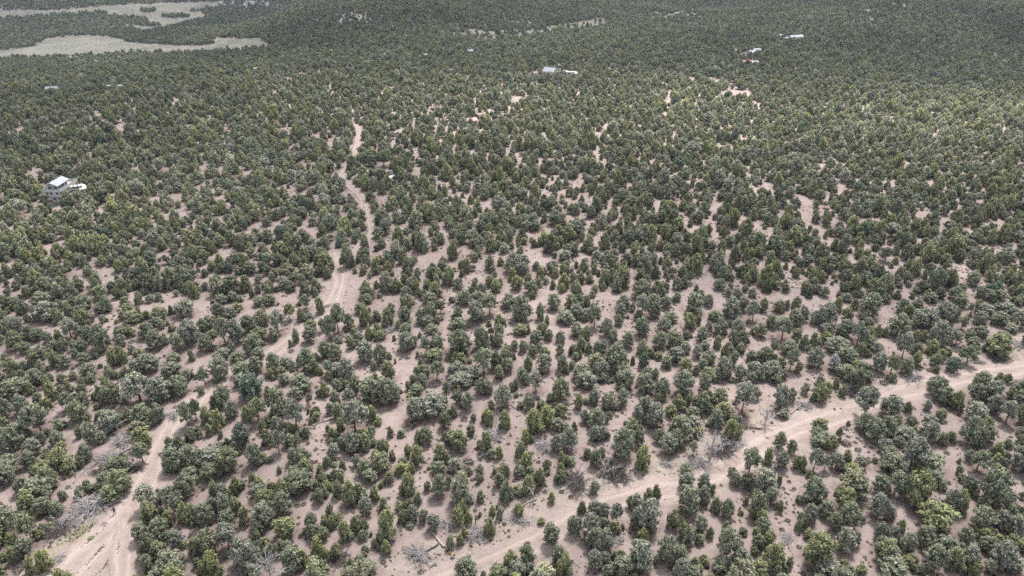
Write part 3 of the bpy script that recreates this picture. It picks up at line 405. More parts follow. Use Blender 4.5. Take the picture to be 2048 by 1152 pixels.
# ------------------------------------------------------------------ hand-read trees -> world
def parse_trees():
    L = []; ox = oy = 0; s = 1
    for line in TREES.strip().split('\n'):
        if line[0] == '@': a = line[1:].split(); ox, oy, s = float(a[0]), float(a[1]), float(a[2]); continue
        for e in line.split(';'):
            k, x, y, w, h, c_ = e.split(); L.append((k, ox + float(x) / s, oy + float(y) / s, float(w) / s, float(h) / s, c_))
    return L
HT = parse_trees()
hp = np.array([(a[1], a[2], a[3], a[4]) for a in HT])
th = PITCH + np.arctan((hp[:, 1] - CY) / FPX)
isT = np.array([a[0] == 'T' for a in HT])
byy = hp[:, 1] - np.where(isT, .04, .24) * hp[:, 2] * np.sin(th)
hx, hy, hz = p2w(hp[:, 0], byy)
_, _, hdep = w2p(hx, hy, hz)
sc_ = FPX / hdep
isJ = np.array([a[0] == 'J' for a in HT])
hW = hp[:, 2] / sc_ * np.where(isJ, 1.03, .96)
hH = np.clip(1.10 * (hp[:, 3] - np.where(isT, .12, .30) * hp[:, 2] * np.sin(th)) / (sc_ * np.cos(th)), hW * .6, hW * np.where(isT, 2.1, np.where(isJ, 1.9, 1.6)))
# ------------------------------------------------------------------ the rest of the wood: scattered over the ground
road_w = {}
for nm, (pts, wd) in ROADS_PX.items():
    X, Y, Z = p2w([p[0] for p in pts], [p[1] for p in pts]); road_w[nm] = (list(zip(X, Y)), wd)
def catmull(P, step):
    out = []; P = [P[0]] + list(P) + [P[-1]]
    for i in range(1, len(P) - 2):
        p0, p1, p2, p3 = [np.array(P[j]) for j in (i - 1, i, i + 1, i + 2)]; n = max(2, int(np.linalg.norm(p2 - p1) / step))
        for k in range(n):
            t_ = k / n; out.append(tuple(.5 * ((2 * p1) + (-p0 + p2) * t_ + (2 * p0 - 5 * p1 + 4 * p2 - p3) * t_ ** 2 + (-p0 + 3 * p1 - 3 * p2 + p3) * t_ ** 3)))
    out.append(tuple(P[-2])); return out
road_c = {k: catmull(v[0], 1.0) for k, v in road_w.items()}
def masks(px, py):
    md = np.zeros(px.shape, bool)
    jx = px + 16 * (vnoise(px, py * 3, 9, 61) - .5) + 6 * (vnoise(px, py * 3, 2.5, 63) - .5); jy = py + 3.6 * (vnoise(px, py * 3, 8, 62) - .5)
    for p in MEADOWS: md |= inpoly(jx, jy, p)
    gv = np.zeros(px.shape, bool)
    for (x, y, a, b_) in GROVES: gv |= ((px - x) / a) ** 2 + ((py - y) / b_) ** 2 < 1
    md &= ~gv
    for pts, w in PALE: md |= (segdist(jx, jy, pts) < w * (.35 + 1.2 * vnoise(px, py * 3, 16, 3))) & (vnoise(px, py * 4, 5, 8) > .2)
    br = np.zeros(px.shape, bool)
    for (x, y, a, b_) in BARE:
        if a > 0: br |= ((px - x) / a) ** 2 + ((py - y) / b_) ** 2 < (.7 + .6 * vnoise(px, py * 2, 9, 5)) * (.42 if y > 360 else .9)
    rk = np.zeros(px.shape)
    for (x, y, a, b_) in ROCKY: rk = np.maximum(rk, np.clip(1.25 - ((px - x) / a) ** 2 - ((py - y) / b_) ** 2, 0, 1))
    return md, br, rk
def scatter_wood():
    pts = []
    for (r0, r1, s) in ((60, 420, 2.3), (420, 1000, 2.6), (1000, 2100, 4.2)):
        xs = np.arange(-r1 * .80 - 60, r1 * .80 + 60, s); ys = np.arange(20, r1, s * .87)
        gx, gy = np.meshgrid(xs, ys); gx = gx + (np.arange(len(ys)) % 2)[:, None] * s / 2
        gx = gx + rng.uniform(-.42, .42, gx.shape) * s; gy = gy + rng.uniform(-.42, .42, gy.shape) * s
        d = np.hypot(gx, gy); k = (d >= r0) & (d < r1) & (np.abs(gx) < gy * .80 + 60) & (gy > 25)
        pts.append(np.stack([gx[k], gy[k], np.full(k.sum(), s)], 1))
    P = np.concatenate(pts); x, y, s = P.T; z = ground_z(x, y); px, py, dep = w2p(x, y, z)
    inner = (px > 0) & (px < 2048) & (py > 597) & (py < 1170)
    md, br, rk = masks(px, py)
    d = np.hypot(x, y)
    # openness of the wood: patchy near, closing with distance
    f = .32 * vnoise(x, y * .8, 9, 1) + .34 * vnoise(x, y, 3.2, 2) + .34 * rng.random(len(x))
    cover = np.interp(d, [100, 230, 300, 420, 600, 1000, 1600], [.64, .65, .68, .75, .82, .88, .91])
    cover = cover + .10 * (px > 1500) * (d > 300) 
    keep = (f < np.interp(cover, [0, .5, .6, .7, .8, .9, 1], [.2, .47, .53, .585, .65, .75, 1.1])) & ~inner & ~md & ~br
    keep &= ~((rk > .3) & (rng.random(len(x)) < .7 * rk))
    for nm, (p, wd) in road_w.items():
        near = (np.abs(x) < 400) & (y < 700); dd = np.full(len(x), 99.); dd[near] = segdist(x[near], y[near], road_c[nm][::3]); keep &= dd > wd * .5 + (1.1 if nm == 'dirt_track' else .5)
    keep &= ~inpoly(px, py, CLEARING)
    keep &= py > -260
    prob = np.where(s < 2.6, .85, np.where(s < 3.5, .9, 1.0)); keep &= rng.random(len(x)) < prob
    x, y, z, d, px, py, s = x[keep], y[keep], z[keep], d[keep], px[keep], py[keep], s[keep]
    # thin out near pairs
    cell = {}
    order = rng.permutation(len(x)); ok = np.zeros(len(x), bool)
    W = np.clip(rng.lognormal(np.log(np.interp(d, [150, 300, 600, 1200], [2.65, 2.6, 2.65, 3.1])), .36, len(x)), 1.1, 5.2)
    W = W * np.where(s > 4, 1.1, 1.0)
    for i in order:
        ci, cj = int(x[i] // 4), int(y[i] // 4); good = True
        for a in (-1, 0, 1):
            for b_ in (-1, 0, 1):
                for j in cell.get((ci + a, cj + b_), ()):
                    if (x[i] - x[j]) ** 2 + (y[i] - y[j]) ** 2 < (.375 * (W[i] + W[j])) ** 2: good = False; break
                if not good: break
            if not good: break
        if good: ok[i] = True; cell.setdefault((ci, cj), []).append(i)
    x, y, z, d, W, px, py = x[ok], y[ok], z[ok], d[ok], W[ok], px[ok], py[ok]
    n = len(x); sunlit_band = np.exp(-((py - 262) / 48) ** 2) * sst(900, 1050, px) * (.4 + .8 * vnoise(x, y, 60, 33)); jun = rng.random(n) < (np.interp(d, [200, 450, 800], [.36, .28, .15]) + .25 * vnoise(x, y, 45, 9) + .45 * sunlit_band)  # sunlit strip: more junipers grow here, and their paler colour imitates sunshine
    H = W * np.where(jun, rng.uniform(1.1, 1.7, n), rng.uniform(.9, 1.3, n)); H = np.clip(H, 1.2, 6.6)
    T = (~jun) & (rng.random(n) < .10)
    kind = np.where(jun, 2, np.where(T, 1, 0))
    codes = list('gdbyvloc'); pj = np.array([.26, .07, .05, .34, .09, .08, .10, .01]); pp = np.array([.40, .15, .20, .07, .03, .08, .04, .03])
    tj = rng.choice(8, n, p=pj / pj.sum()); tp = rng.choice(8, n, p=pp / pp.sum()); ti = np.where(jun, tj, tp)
    ti = np.where(jun & (rng.random(n) < sunlit_band * .6), 5, ti); tint = np.array([TINT[codes[i]] for i in ti]) * rng.uniform(.82, 1.2, (n, 1)) * (1 + .34 * (vnoise(x, y, 130, 71) - .5) + .25 * (vnoise(x, y, 45, 72) - .5))[:, None]  # pale tint paints sun onto strip junipers; broad tint noise imitates cloud shade
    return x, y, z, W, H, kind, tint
sx_, sy_, sz_, sW, sH, sK, sT = scatter_wood()
def infill():
    n = 800; j = rng.integers(0, len(HT), n); a = rng.uniform(0, 6.283, n); q = hW[j] * .5 + rng.uniform(-.2, 1.5, n)
    x = hx[j] + q * np.cos(a); y = hy[j] + q * np.sin(a); k = np.ones(n, bool)
    for nm in road_c: k &= segdist(x, y, road_c[nm][::3]) > ROADS_PX[nm][1] * .5 + 1.6
    pts = SHOULDER[0][0]; X, Y, Z = p2w([p[0] for p in pts], [p[1] for p in pts]); k &= segdist(x, y, list(zip(X, Y))) > 4.5
    z = ground_z(x, y); px, py, dep = w2p(x, y, z); k &= ~inpoly(px, py, CLEARING) & (py < 1175) & (py > 585)
    x, y, z, j = x[k], y[k], z[k], j[k]; n = len(x)
    W = rng.uniform(.7, 2.1, n); jun = rng.random(n) < .6; H = W * rng.uniform(.8, 1.5, n); cd = list('gdbyo')
    tn = np.array([TINT[cd[i]] for i in rng.integers(0, 5, n)]) * rng.uniform(.85, 1.15, (n, 1))
    return x, y, z, W, H, np.where(jun, 2, 0), tn
_i = infill(); sx_, sy_, sz_, sW, sH, sK, sT = [np.concatenate([a_, b_]) for a_, b_ in zip((sx_, sy_, sz_, sW, sH, sK, sT), _i)]
print('mean W', hW.mean(), 'H', hH.mean(), 'area', hx.max()-hx.min(), hy.min(), hy.max())
print('hand trees', len(HT), 'scattered', len(sx_), 'scattered in near 400', int((np.hypot(sx_, sy_) < 400).sum()))
# ------------------------------------------------------------------ ground sheet
def build_ground():
    az = np.concatenate([np.radians(np.arange(-48, 48.01, .17)), np.radians(np.arange(52, 309, 4.0))])
    rr = [0.02] + list(np.arange(12, 60, 8)); q = 60.0
    while q < 2100: rr.append(q); q *= 1.0058
    while q < 7000: rr.append(q); q *= 1.06
    rr = np.array(rr); A, Rr = np.meshgrid(az, rr); x = Rr * np.sin(A); y = Rr * np.cos(A); z = ground_z(x, y)
    na, nr = len(az), len(rr); idx = np.arange(na * nr).reshape(nr, na); nx = np.roll(idx, -1, 1)
    F = np.stack([idx[:-1], nx[:-1], nx[1:], idx[1:]], -1).reshape(-1, 4)[:, ::-1].copy()
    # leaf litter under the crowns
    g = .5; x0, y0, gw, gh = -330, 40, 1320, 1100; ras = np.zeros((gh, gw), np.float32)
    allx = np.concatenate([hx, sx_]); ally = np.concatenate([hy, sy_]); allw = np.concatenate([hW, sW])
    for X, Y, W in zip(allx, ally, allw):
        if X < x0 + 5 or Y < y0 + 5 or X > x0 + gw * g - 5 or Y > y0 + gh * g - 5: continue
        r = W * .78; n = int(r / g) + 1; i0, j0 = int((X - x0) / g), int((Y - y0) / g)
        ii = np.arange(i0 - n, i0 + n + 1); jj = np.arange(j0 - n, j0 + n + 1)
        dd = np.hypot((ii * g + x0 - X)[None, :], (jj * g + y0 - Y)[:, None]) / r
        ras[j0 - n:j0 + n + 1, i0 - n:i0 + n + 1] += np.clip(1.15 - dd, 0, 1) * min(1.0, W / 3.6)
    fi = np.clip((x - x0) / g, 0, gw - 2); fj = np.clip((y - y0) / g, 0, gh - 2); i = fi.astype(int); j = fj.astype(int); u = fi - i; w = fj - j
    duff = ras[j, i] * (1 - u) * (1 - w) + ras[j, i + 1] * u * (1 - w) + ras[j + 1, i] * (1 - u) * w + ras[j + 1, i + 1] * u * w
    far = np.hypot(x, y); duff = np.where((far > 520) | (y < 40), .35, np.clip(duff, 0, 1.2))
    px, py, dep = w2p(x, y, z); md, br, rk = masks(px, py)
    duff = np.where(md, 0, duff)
    pale = np.zeros(x.shape)
    near = (np.abs(x) < 330) & (y > 40) & (y < 420)
    for pts, wd in SHOULDER:
        X, Y, Z = p2w([p[0] for p in pts], [p[1] for p in pts]); d = np.full(x.shape, 99.); d[near] = segdist(x[near], y[near], list(zip(X, Y)))
        pale = np.maximum(pale, sst(wd, wd * .35, d))
    d = np.full(x.shape, 99.)
    d[near] = segdist(x[near], y[near], road_c['sandy_road'][::4]); pale = np.maximum(pale, sst(6.5, 2.5, d) * .8)
    cl = inpoly(px, py, CLEARING); pale = np.where(cl, .75, pale)
    grass = np.where(cl, .8, 0) + np.clip(pale - .3, 0, .25) * (~cl)
    pale = np.maximum(pale, br * .15); pale = pale * (1 - .8 * np.clip(duff, 0, 1) * (~cl))
    me = new_mesh('ground', np.stack([x, y, z], -1).reshape(-1, 3), F, (M_ground,), smooth=True)
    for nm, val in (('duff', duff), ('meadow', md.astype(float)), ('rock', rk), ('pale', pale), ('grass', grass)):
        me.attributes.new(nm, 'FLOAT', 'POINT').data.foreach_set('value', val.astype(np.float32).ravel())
    return tag(obj('ground', me), 'pink sandy ground of the open wood, with pale meadows far off', kind='structure')
build_ground()
def build_road(nm):
    cl = np.array(road_c[nm]); wd = ROADS_PX[nm][1]; n = len(cl)
    tan = np.gradient(cl, axis=0); tan /= np.linalg.norm(tan, axis=1)[:, None]; nor = np.stack([-tan[:, 1], tan[:, 0]], 1)
    u = np.linspace(-1, 1, 27); L = np.cumsum(np.concatenate([[0], np.linalg.norm(np.diff(cl, axis=0), axis=1)]))
    hw = wd * .5 * 1.30 * (1 + .24 * (vnoise(L, L * 0, 7, 4) - .5) * 2) * (1 + (.55 * sst(60, 0, L) if nm == 'dirt_road' else 0))
    X = cl[:, None, :] + nor[:, None, :] * (u[None, :, None] * hw[:, None, None])
    gz = ground_z(X[..., 0], X[..., 1])
    rut = -.11 * np.exp(-((np.abs(u) - .40) / .09) ** 2) + .035 * np.exp(-((np.abs(u) - .68) / .10) ** 2) + .02 * np.exp(-(u / .2) ** 2)
    edge = np.where(np.abs(u) > .97, -.10, 0)
    z = gz + .10 + rut[None, :] + edge[None, :]
    V = np.concatenate([X, z[..., None]], -1).reshape(-1, 3); idx = np.arange(n * 27).reshape(n, 27)
    F = np.stack([idx[:-1, :-1], idx[:-1, 1:], idx[1:, 1:], idx[1:, :-1]], -1).reshape(-1, 4)
    me = new_mesh(nm, V, F[:, ::-1].copy(), (M_road,), smooth=True)
    me.attributes.new('across', 'FLOAT', 'POINT').data.foreach_set('value', np.tile(u, n).astype(np.float32))
    me.attributes.new('pale', 'FLOAT', 'POINT').data.foreach_set('value', np.full(n * 27, .8 if nm == 'sandy_road' else .15, np.float32))
    st = np.stack([(u[None, :] * hw[:, None]) * 2.2, np.repeat((L * .10)[:, None], 27, 1), np.zeros((n, 27))], -1)
    me.attributes.new('stretch', 'FLOAT_VECTOR', 'POINT').data.foreach_set('vector', st.astype(np.float32).ravel())
    o = obj(nm, me); return o
tag(build_road('dirt_road'), 'narrow dirt road winding from the lower left clearing up through the pinyons', kind='structure')
tag(build_road('dirt_track'), 'pale dirt track bending away between dense trees left of centre', kind='structure')
tag(build_road('sandy_road'), 'broad pale sandy road crossing the lower right with wheel ruts', kind='structure')
tag(build_road('tyre_track'), 'faint straight tyre track running down the lower left clearing', kind='structure')
# ------------------------------------------------------------------ labels
LAND = [('the person in black', 230, 1022), ('the silver brush pile', 185, 1015), ('the scattered grey logs', 225, 905), ('the small grey brush', 120, 1115),
        ('the big grey snag', 1425, 890), ('the dark brush pile', 1160, 965), ('the leaning snag', 1212, 950), ('the round silver dead shrub', 1530, 835),
        ('the grey wood heap', 850, 1110), ('the pale cut log', 880, 1080), ('the wire-thin dead treetop', 545, 1145), ('the charred stump', 952, 1045),
        ('the fallen dead juniper', 1058, 990), ('the silver tree', 1663, 720), ('the broken branches', 1820, 757), ('the fallen log', 655, 842),
        ('the debris patch', 1000, 860), ('the fallen trunk', 1590, 825), ('the split dead trunk', 1280, 950)]
used_labels = set()
road_pts = {}
for nm in ROADS_PX:
    P_ = np.array(road_c[nm]); a_, b_, _ = w2p(P_[:, 0], P_[:, 1], ground_z(P_[:, 0], P_[:, 1])); road_pts[nm] = list(zip(a_, b_))[::3]
RN = {'tyre_track': 'the tyre track', 'dirt_road': 'the dirt road', 'dirt_track': 'the narrow track', 'sandy_road': 'the sandy road'}
HZ = ['far left', 'left', 'inner left', 'left of centre', 'centre', 'right of centre', 'inner right', 'right', 'far right']
VZ = [(560, 'above mid-picture'), (640, 'at mid-height'), (700, 'below mid-height'), (765, 'two thirds down'), (830, 'under two thirds down'), (900, 'three quarters down'), (965, 'lower quarter'), (1030, 'well down'), (1095, 'near the bottom'), (2000, 'at the bottom edge')]
def where(px, py):
    hz_ = HZ[int(min(max(px, 0), 2047) / 2048 * 9)]
    best = min(LAND, key=lambda l: math.hypot(l[1] - px, (l[2] - py) * 1.2)); d = math.hypot(best[1] - px, (best[2] - py) * 1.2)
    if 4 < d < 62:
        dx, dy = px - best[1], py - best[2]
        if abs(dx) > abs(dy) * 1.1: return ('right of ' if dx > 0 else 'left of ') + best[0]
        return ('in front of ' if dy > 0 else 'behind ') + best[0]
    rd = min(((float(segdist(np.array([px]), np.array([py]), p)[0]), k) for k, p in road_pts.items()))
    vz_ = next(n for y_, n in VZ if py < y_)
    if rd[0] < 34: return 'beside ' + RN[rd[1]] + ', ' + vz_
    return hz_ + ', ' + vz_
ORD = ['leftmost', 'second from left', 'third from left', 'fourth from left', 'fifth from left', 'sixth from left', 'seventh from left', 'eighth from left', 'ninth from left', 'tenth from left']
def label_all(items):
    """items: (object, look, px, py); those that would share a label are told apart by their order from the left"""
    by = {}
    for o, look, px, py in items: by.setdefault(look + ' ' + where(px, py), []).append((px, py, o))
    for l, v in by.items():
        v.sort(key=lambda q: q[0]); n = len(v)
        if n == 1: v[0][2]['label'] = l; continue
        if n == 2: w = ['left one of two', 'right one of two']
        elif n == 3: w = ['leftmost of three', 'middle of three', 'rightmost of three']
        else: w = ORD[:n - 1] + ['rightmost']
        for (a_, b_, o), q in zip(v, w):
            t_ = l + ', ' + q
            for drop in ('round-topped ', 'upright ', 'bare-trunked ', ' of scrub', 'low ', 'the '):
                if len(t_.replace('-', ' ').split()) > 16: t_ = t_.replace(drop, '')
            o['label'] = t_
# ------------------------------------------------------------------ individual trees: the largest 300 of each kind
area = hp[:, 2] * hp[:, 3]; ind = {}
for grp in ('PT', 'J'):
    ids = [i for i in range(len(HT)) if HT[i][0] in grp and -5 < hp[i, 0] < 2053 and hp[i, 1] - .45 * hp[i, 3] < 1152]
    ids.sort(key=lambda i: -area[i]); ind.update({i: 1 for i in ids[:298]})
PROTO = {}
hvar = np.zeros(len(HT), int); htint = np.zeros((len(HT), 3)); hrot = rng.uniform(0, 6.283, len(HT))
for i, a in enumerate(HT):
    hvar[i] = rng.integers(len(VAR[a[0]])); htint[i] = np.array(TINT[a[5]]) * rng.uniform(.93, 1.08)
def size_word(w, h, k):
    if h < 2.0: return 'very small'
    if h < 3.2: return 'small'
    if w > 4.3 and h > 4.2: return 'very large'
    if h > 5.0: return 'tall'
    if w > 3.8: return 'broad'
    return 'medium'
LAB = []
FORM = {'P': 'round-topped', 'T': 'bare-trunked', 'J': 'upright'}
for i in sorted(ind, key=lambda i: -area[i]):
    k = HT[i][0]; jun = k == 'J'; nm = 'juniper_tree' if jun else 'pinyon_tree'
    root = empty(nm, (hx[i], hy[i], hz[i] - .05), hrot[i])
    word = 'juniper' if jun else 'pinyon'
    LAB.append((root, f"{size_word(hW[i], hH[i], k)} {TINT_N[HT[i][5]]} {FORM[k]} {word}", float(hp[i, 0]), float(min(hp[i, 1] - hp[i, 3] * .5, 1148))))
    tag(root, None, 'tree', 'junipers standing in the open wood' if jun else 'pinyon pines standing in the open wood')
    root.scale = (hW[i] / 4, hW[i] / 4, hH[i] / 5)
    cm, tm = VAR[k][hvar[i]]
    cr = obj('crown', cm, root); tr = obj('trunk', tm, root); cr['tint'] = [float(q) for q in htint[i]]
    PROTO.setdefault((k, int(hvar[i])), (cr, tr))
label_all(LAB)
for k in VAR:      # every variant must exist once as a real tree
    for vi in range(len(VAR[k])):
        assert (k, vi) in PROTO, (k, vi)
# ------------------------------------------------------------------ one object each for what is past counting
def instancer(name, P, rot, scl, tint, kind_idx, protos, label, noparts_beyond=None):
    """points -> instances of real objects already standing in the scene (geometry nodes)"""
    me = bpy.data.meshes.new(name); n = len(P)
    me.vertices.add(n); me.vertices.foreach_set('co', np.asarray(P, np.float32).ravel())
    me.attributes.new('turn', 'FLOAT', 'POINT').data.foreach_set('value', np.asarray(rot, np.float32))
    me.attributes.new('size', 'FLOAT_VECTOR', 'POINT').data.foreach_set('vector', np.asarray(scl, np.float32).ravel())
    tc4 = np.concatenate([np.asarray(tint, np.float32), np.ones((n, 1), np.float32)], 1)
    me.attributes.new('tint', 'FLOAT_COLOR', 'POINT').data.foreach_set('color', tc4.ravel())
    me.attributes.new('pick', 'INT', 'POINT').data.foreach_set('value', np.asarray(kind_idx, np.int32))
    o = obj(name, me)
    g = bpy.data.node_groups.new(name + '_nodes', 'GeometryNodeTree')
    g.interface.new_socket('Geometry', in_out='INPUT', socket_type='NodeSocketGeometry'); g.interface.new_socket('Geometry', in_out='OUTPUT', socket_type='NodeSocketGeometry')
    gi = g.nodes.new('NodeGroupInput'); go = g.nodes.new('NodeGroupOutput'); jn = g.nodes.new('GeometryNodeJoinGeometry')
    mp_ = g.nodes.new('GeometryNodeMeshToPoints'); mp_.inputs['Radius'].default_value = .01; g.links.new(gi.outputs[0], mp_.inputs[0])
    def na(nm_, ty):
        a = g.nodes.new('GeometryNodeInputNamedAttribute'); a.data_type = ty; a.inputs['Name'].default_value = nm_; return [s for s in a.outputs if s.enabled and s.name == 'Attribute'][0]
    pick, turn, size = na('pick', 'INT'), na('turn', 'FLOAT'), na('size', 'FLOAT_VECTOR')
    cx_ = g.nodes.new('ShaderNodeCombineXYZ'); g.links.new(turn, cx_.inputs[2])
    for vi, prs in enumerate(protos):
        cmp = g.nodes.new('FunctionNodeCompare'); cmp.data_type = 'INT'; cmp.operation = 'EQUAL'
        ia = [s for s in cmp.inputs if s.enabled]; g.links.new(pick, ia[0]); ia[1].default_value = vi
        for p in prs:
            oi = g.nodes.new('GeometryNodeObjectInfo'); oi.transform_space = 'ORIGINAL'; oi.inputs['Object'].default_value = p
            ip = g.nodes.new('GeometryNodeInstanceOnPoints')
            g.links.new(mp_.outputs[0], ip.inputs['Points']); g.links.new(cmp.outputs[0], ip.inputs['Selection']); g.links.new(oi.outputs['Geometry'], ip.inputs['Instance'])
            g.links.new(cx_.outputs[0], ip.inputs['Rotation']); g.links.new(size, ip.inputs['Scale']); g.links.new(ip.outputs[0], jn.inputs[0])
    g.links.new(jn.outputs[0], go.inputs[0])
    md = o.modifiers.new('scatter', 'NODES'); md.node_group = g
    return tag(o, label, kind='stuff')
order = [('P', i) for i in range(len(VAR['P']))] + [('T', i) for i in range(len(VAR['T']))] + [('J', i) for i in range(len(VAR['J']))]
o0 = {'P': 0, 'T': len(VAR['P']), 'J': len(VAR['P']) + len(VAR['T'])}
rest = [i for i in range(len(HT)) if i not in ind]
P1 = np.stack([hx[rest], hy[rest], hz[rest] - .05], 1); K1 = np.array([o0[HT[i][0]] + hvar[i] for i in rest])
S1 = np.stack([hW[rest] / 4, hW[rest] / 4, hH[rest] / 5], 1)
kk = np.array(['P', 'T', 'J'])[sK]; K2 = np.array([o0[k] + rng.integers(len(VAR[k])) for k in kk])
P2 = np.stack([sx_, sy_, sz_ - .05], 1); S2 = np.stack([sW / 4, sW / 4, sH / 5], 1)
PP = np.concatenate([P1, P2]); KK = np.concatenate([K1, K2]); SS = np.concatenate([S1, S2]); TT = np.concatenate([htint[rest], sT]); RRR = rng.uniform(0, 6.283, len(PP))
dd_ = np.hypot(PP[:, 0], PP[:, 1]); n_ = dd_ < 330
KK2 = np.where(n_, KK, KK + len(order))
protos = [PROTO[k] for k in order] + [(PROTO[k][0],) for k in order]
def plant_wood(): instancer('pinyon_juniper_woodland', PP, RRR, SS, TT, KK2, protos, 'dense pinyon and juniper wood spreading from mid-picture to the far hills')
# ------------------------------------------------------------------ dead wood
def unit(v): return Vector(v).normalized()
def limb(m, r, p, d, L, rad, depth, spread=.6, sag=0.0, k=4):
    pts = [Vector(p)]; dd = Vector(d).normalized(); n = 4
    for i in range(n):
        dd = (dd + Vector((r.gauss(0, .13), r.gauss(0, .13), r.gauss(0, .10) - sag))).normalized(); pts.append(pts[-1] + dd * L / n)
    m.tube(pts, [rad * (1 - .75 * i / n) for i in range(n + 1)], k, cap=False)
    if depth > 0:
        for j in range(r.randint(3, 5)):
            q = r.randint(1, n); nd = (dd + Vector((r.gauss(0, spread), r.gauss(0, spread), r.gauss(0, spread * .8)))).normalized()
            limb(m, r, pts[q], nd, L * r.uniform(.4, .65), rad * .58, depth - 1, spread, sag, 3)
_dm = {}
def dead_mesh(kind, v, M):
    key = (kind, v, M.name)
    if key in _dm: return _dm[key]
    r = random.Random(v * 31 + len(kind)); m = MB()
    if kind == 'trunk': m.tube([(0, 0, -.2), (.05, .03, .9), (-.03, .08, 2.2), (.1, 0, 3.6), (.16, .05, 5)], [.20, .16, .13, .08, .02], 7)
    elif kind == 'branch': limb(m, r, (0, 0, 0), (1, 0, .25), 2.0, .085, 2, .55)
    elif kind == 'log': m.tube([(0, 0, 0), (1.2, .08, .05), (2.6, -.05, .02), (4, .05, .05)], [.17, .14, .11, .05], 7)
    elif kind == 'twigs':
        for i in range(150):
            a = r.random() * 6.283; q = r.random() ** .6 * .9; z = r.uniform(.0, .34) * (1.1 - q); h = r.random() * 6.283; L = r.uniform(.25, .8)
            p = Vector((q * math.cos(a), q * math.sin(a), z)); e = p + Vector((math.cos(h) * L, math.sin(h) * L, r.uniform(-.08, .14)))
            m.tube([p, (p + e) / 2 + Vector((0, 0, .04)), e], [.030, .022, .010], 3, cap=False)
    _dm[key] = m.mesh(kind, (M,)); return _dm[key]
def ground_at(px, py):
    x, y, z = p2w([px], [py]); return Vector((x[0], y[0], z[0]))
def ppm(px, py):
    x, y, z = p2w([px], [py]); _, _, d = w2p(x, y, z); return FPX / float(d[0])
rd_ = random.Random(5)
def pile(px, py, wpx, M, label, nb=16, logs=2, flat=.62, name='brush_pile', cat='brush pile'):
    c = ground_at(px, py); w = wpx / ppm(px, py); root = empty(name, c, rd_.uniform(0, 6.28)); tag(root, label, cat, 'heaps of dead wood')
    tw = obj('twigs', dead_mesh('twigs', rd_.randint(1, 3), M), root, (0, 0, .02), 0, (w * .52, w * .52 * flat, w * .45)); tw['kind'] = 'stuff'
    for i in range(nb):
        a = rd_.uniform(0, 6.28); q = rd_.uniform(.05, .38) * w
        b_ = obj('branch', dead_mesh('branch', i % 4, M), root, (q * math.cos(a), q * math.sin(a) * flat, rd_.uniform(.05, .4)), rd_.uniform(0, 6.28)); s_ = rd_.uniform(.45, .95) * min(1.3, w / 4); b_.scale = (s_, s_, s_)
        b_.rotation_euler = (rd_.uniform(-.4, .4), rd_.uniform(-.5, .25), rd_.uniform(0, 6.28))
    for i in range(logs):
        a = rd_.uniform(0, 6.28); L = rd_.uniform(.10, .16) * w; l_ = obj('log', dead_mesh('log', i, M_dead if i % 2 == 0 else M), root, (-L * 1.5 * math.cos(a), -L * 1.5 * math.sin(a) * flat, .22 + .12 * i), a, (L, 1.0, 1.0))
    return root
def fallen(p0, p1, M, label, nb=6, thick=1.0, name='fallen_tree', cat='dead tree'):
    """root end at p0, crown towards p1 (pixels of the photograph)"""
    a = ground_at(*p0); b_ = ground_at(*p1); d = b_ - a; L = max(d.length, 1.0); root = empty(name, a, math.atan2(d.y, d.x)); tag(root, label, cat, 'fallen dead trees and logs')
    lg = obj('trunk', dead_mesh('log', 3, M), root, (0, 0, .18 * thick), 0, (L / 4, thick, thick)); lg.rotation_euler = (0, math.asin(max(-.3, min(.3, -(d.z) / L))), 0)
    for i in range(nb):
        t_ = L * (.35 + .6 * i / max(1, nb - 1)); br = obj('branch', dead_mesh('branch', i % 4, M), root, (t_, 0, .2), 0); s_ = max(.35, L * .11 * rd_.uniform(.8, 1.3))
        br.scale = (s_, s_, s_); br.rotation_euler = (rd_.uniform(-.5, .5), rd_.uniform(-.35, .05), rd_.choice((-1, 1)) * rd_.uniform(.3, 1.0))
    return root
def snag(px, py, hpx, M, label, nb=9, lean=(0, 0), name='dead_tree', twig=1.0):
    c = ground_at(px, py); s = ppm(px, py); th_ = PITCH + math.atan((py - CY) / FPX); h = hpx / (s * math.cos(th_))
    root = empty(name, c, rd_.uniform(0, 6.28)); tag(root, label, 'dead tree', 'standing dead trees'); f = h / 5; root.rotation_euler = (lean[0], lean[1], 0)
    obj('trunk', dead_mesh('trunk', 0, M), root, (0, 0, 0), 0, (f * .75, f * .75, f))
    for i in range(nb):
        z = h * (.22 + .62 * i / nb); br = obj('branch', dead_mesh('branch', i % 4, M), root, (.05 * f, .03 * f, z), 0); s_ = f * twig * (1.15 - .6 * i / nb) * rd_.uniform(.75, 1.05); br.scale = (s_, s_, s_); br.rotation_euler = (0, -rd_.uniform(.35, .95), i * 2.4 + rd_.uniform(-.4, .4))
    return root
pile(187, 1012, 92, M_dead, 'big silver pile of dead branches just left of the person in black', 34, 4)
pile(110, 1062, 62, M_dead2, 'dark brown pile of tangled dead limbs at the left edge of the clearing', 22, 4)
pile(140, 1045, 46, M_dead, 'grey heap of limbs joining the dark pile to the silver pile', 14, 2)
pile(121, 1117, 32, M_dead, 'small flat grey brush heap beside the bright green juniper', 12, 0)
pile(222, 920, 62, M_dead, 'grey twig litter under the long log, left of the dirt road', 18, 3, .5)
pile(246, 885, 56, M_dead, 'grey scattered limbs and twigs behind the long log', 16, 3, .5)
pile(205, 944, 40, M_dead2, 'dark twig heap at the lower end of the long log', 12, 1)
fallen((262, 897), (170, 940), M_dead, 'long grey fallen log slanting towards the dirt road, lower left', 5, 1.3)
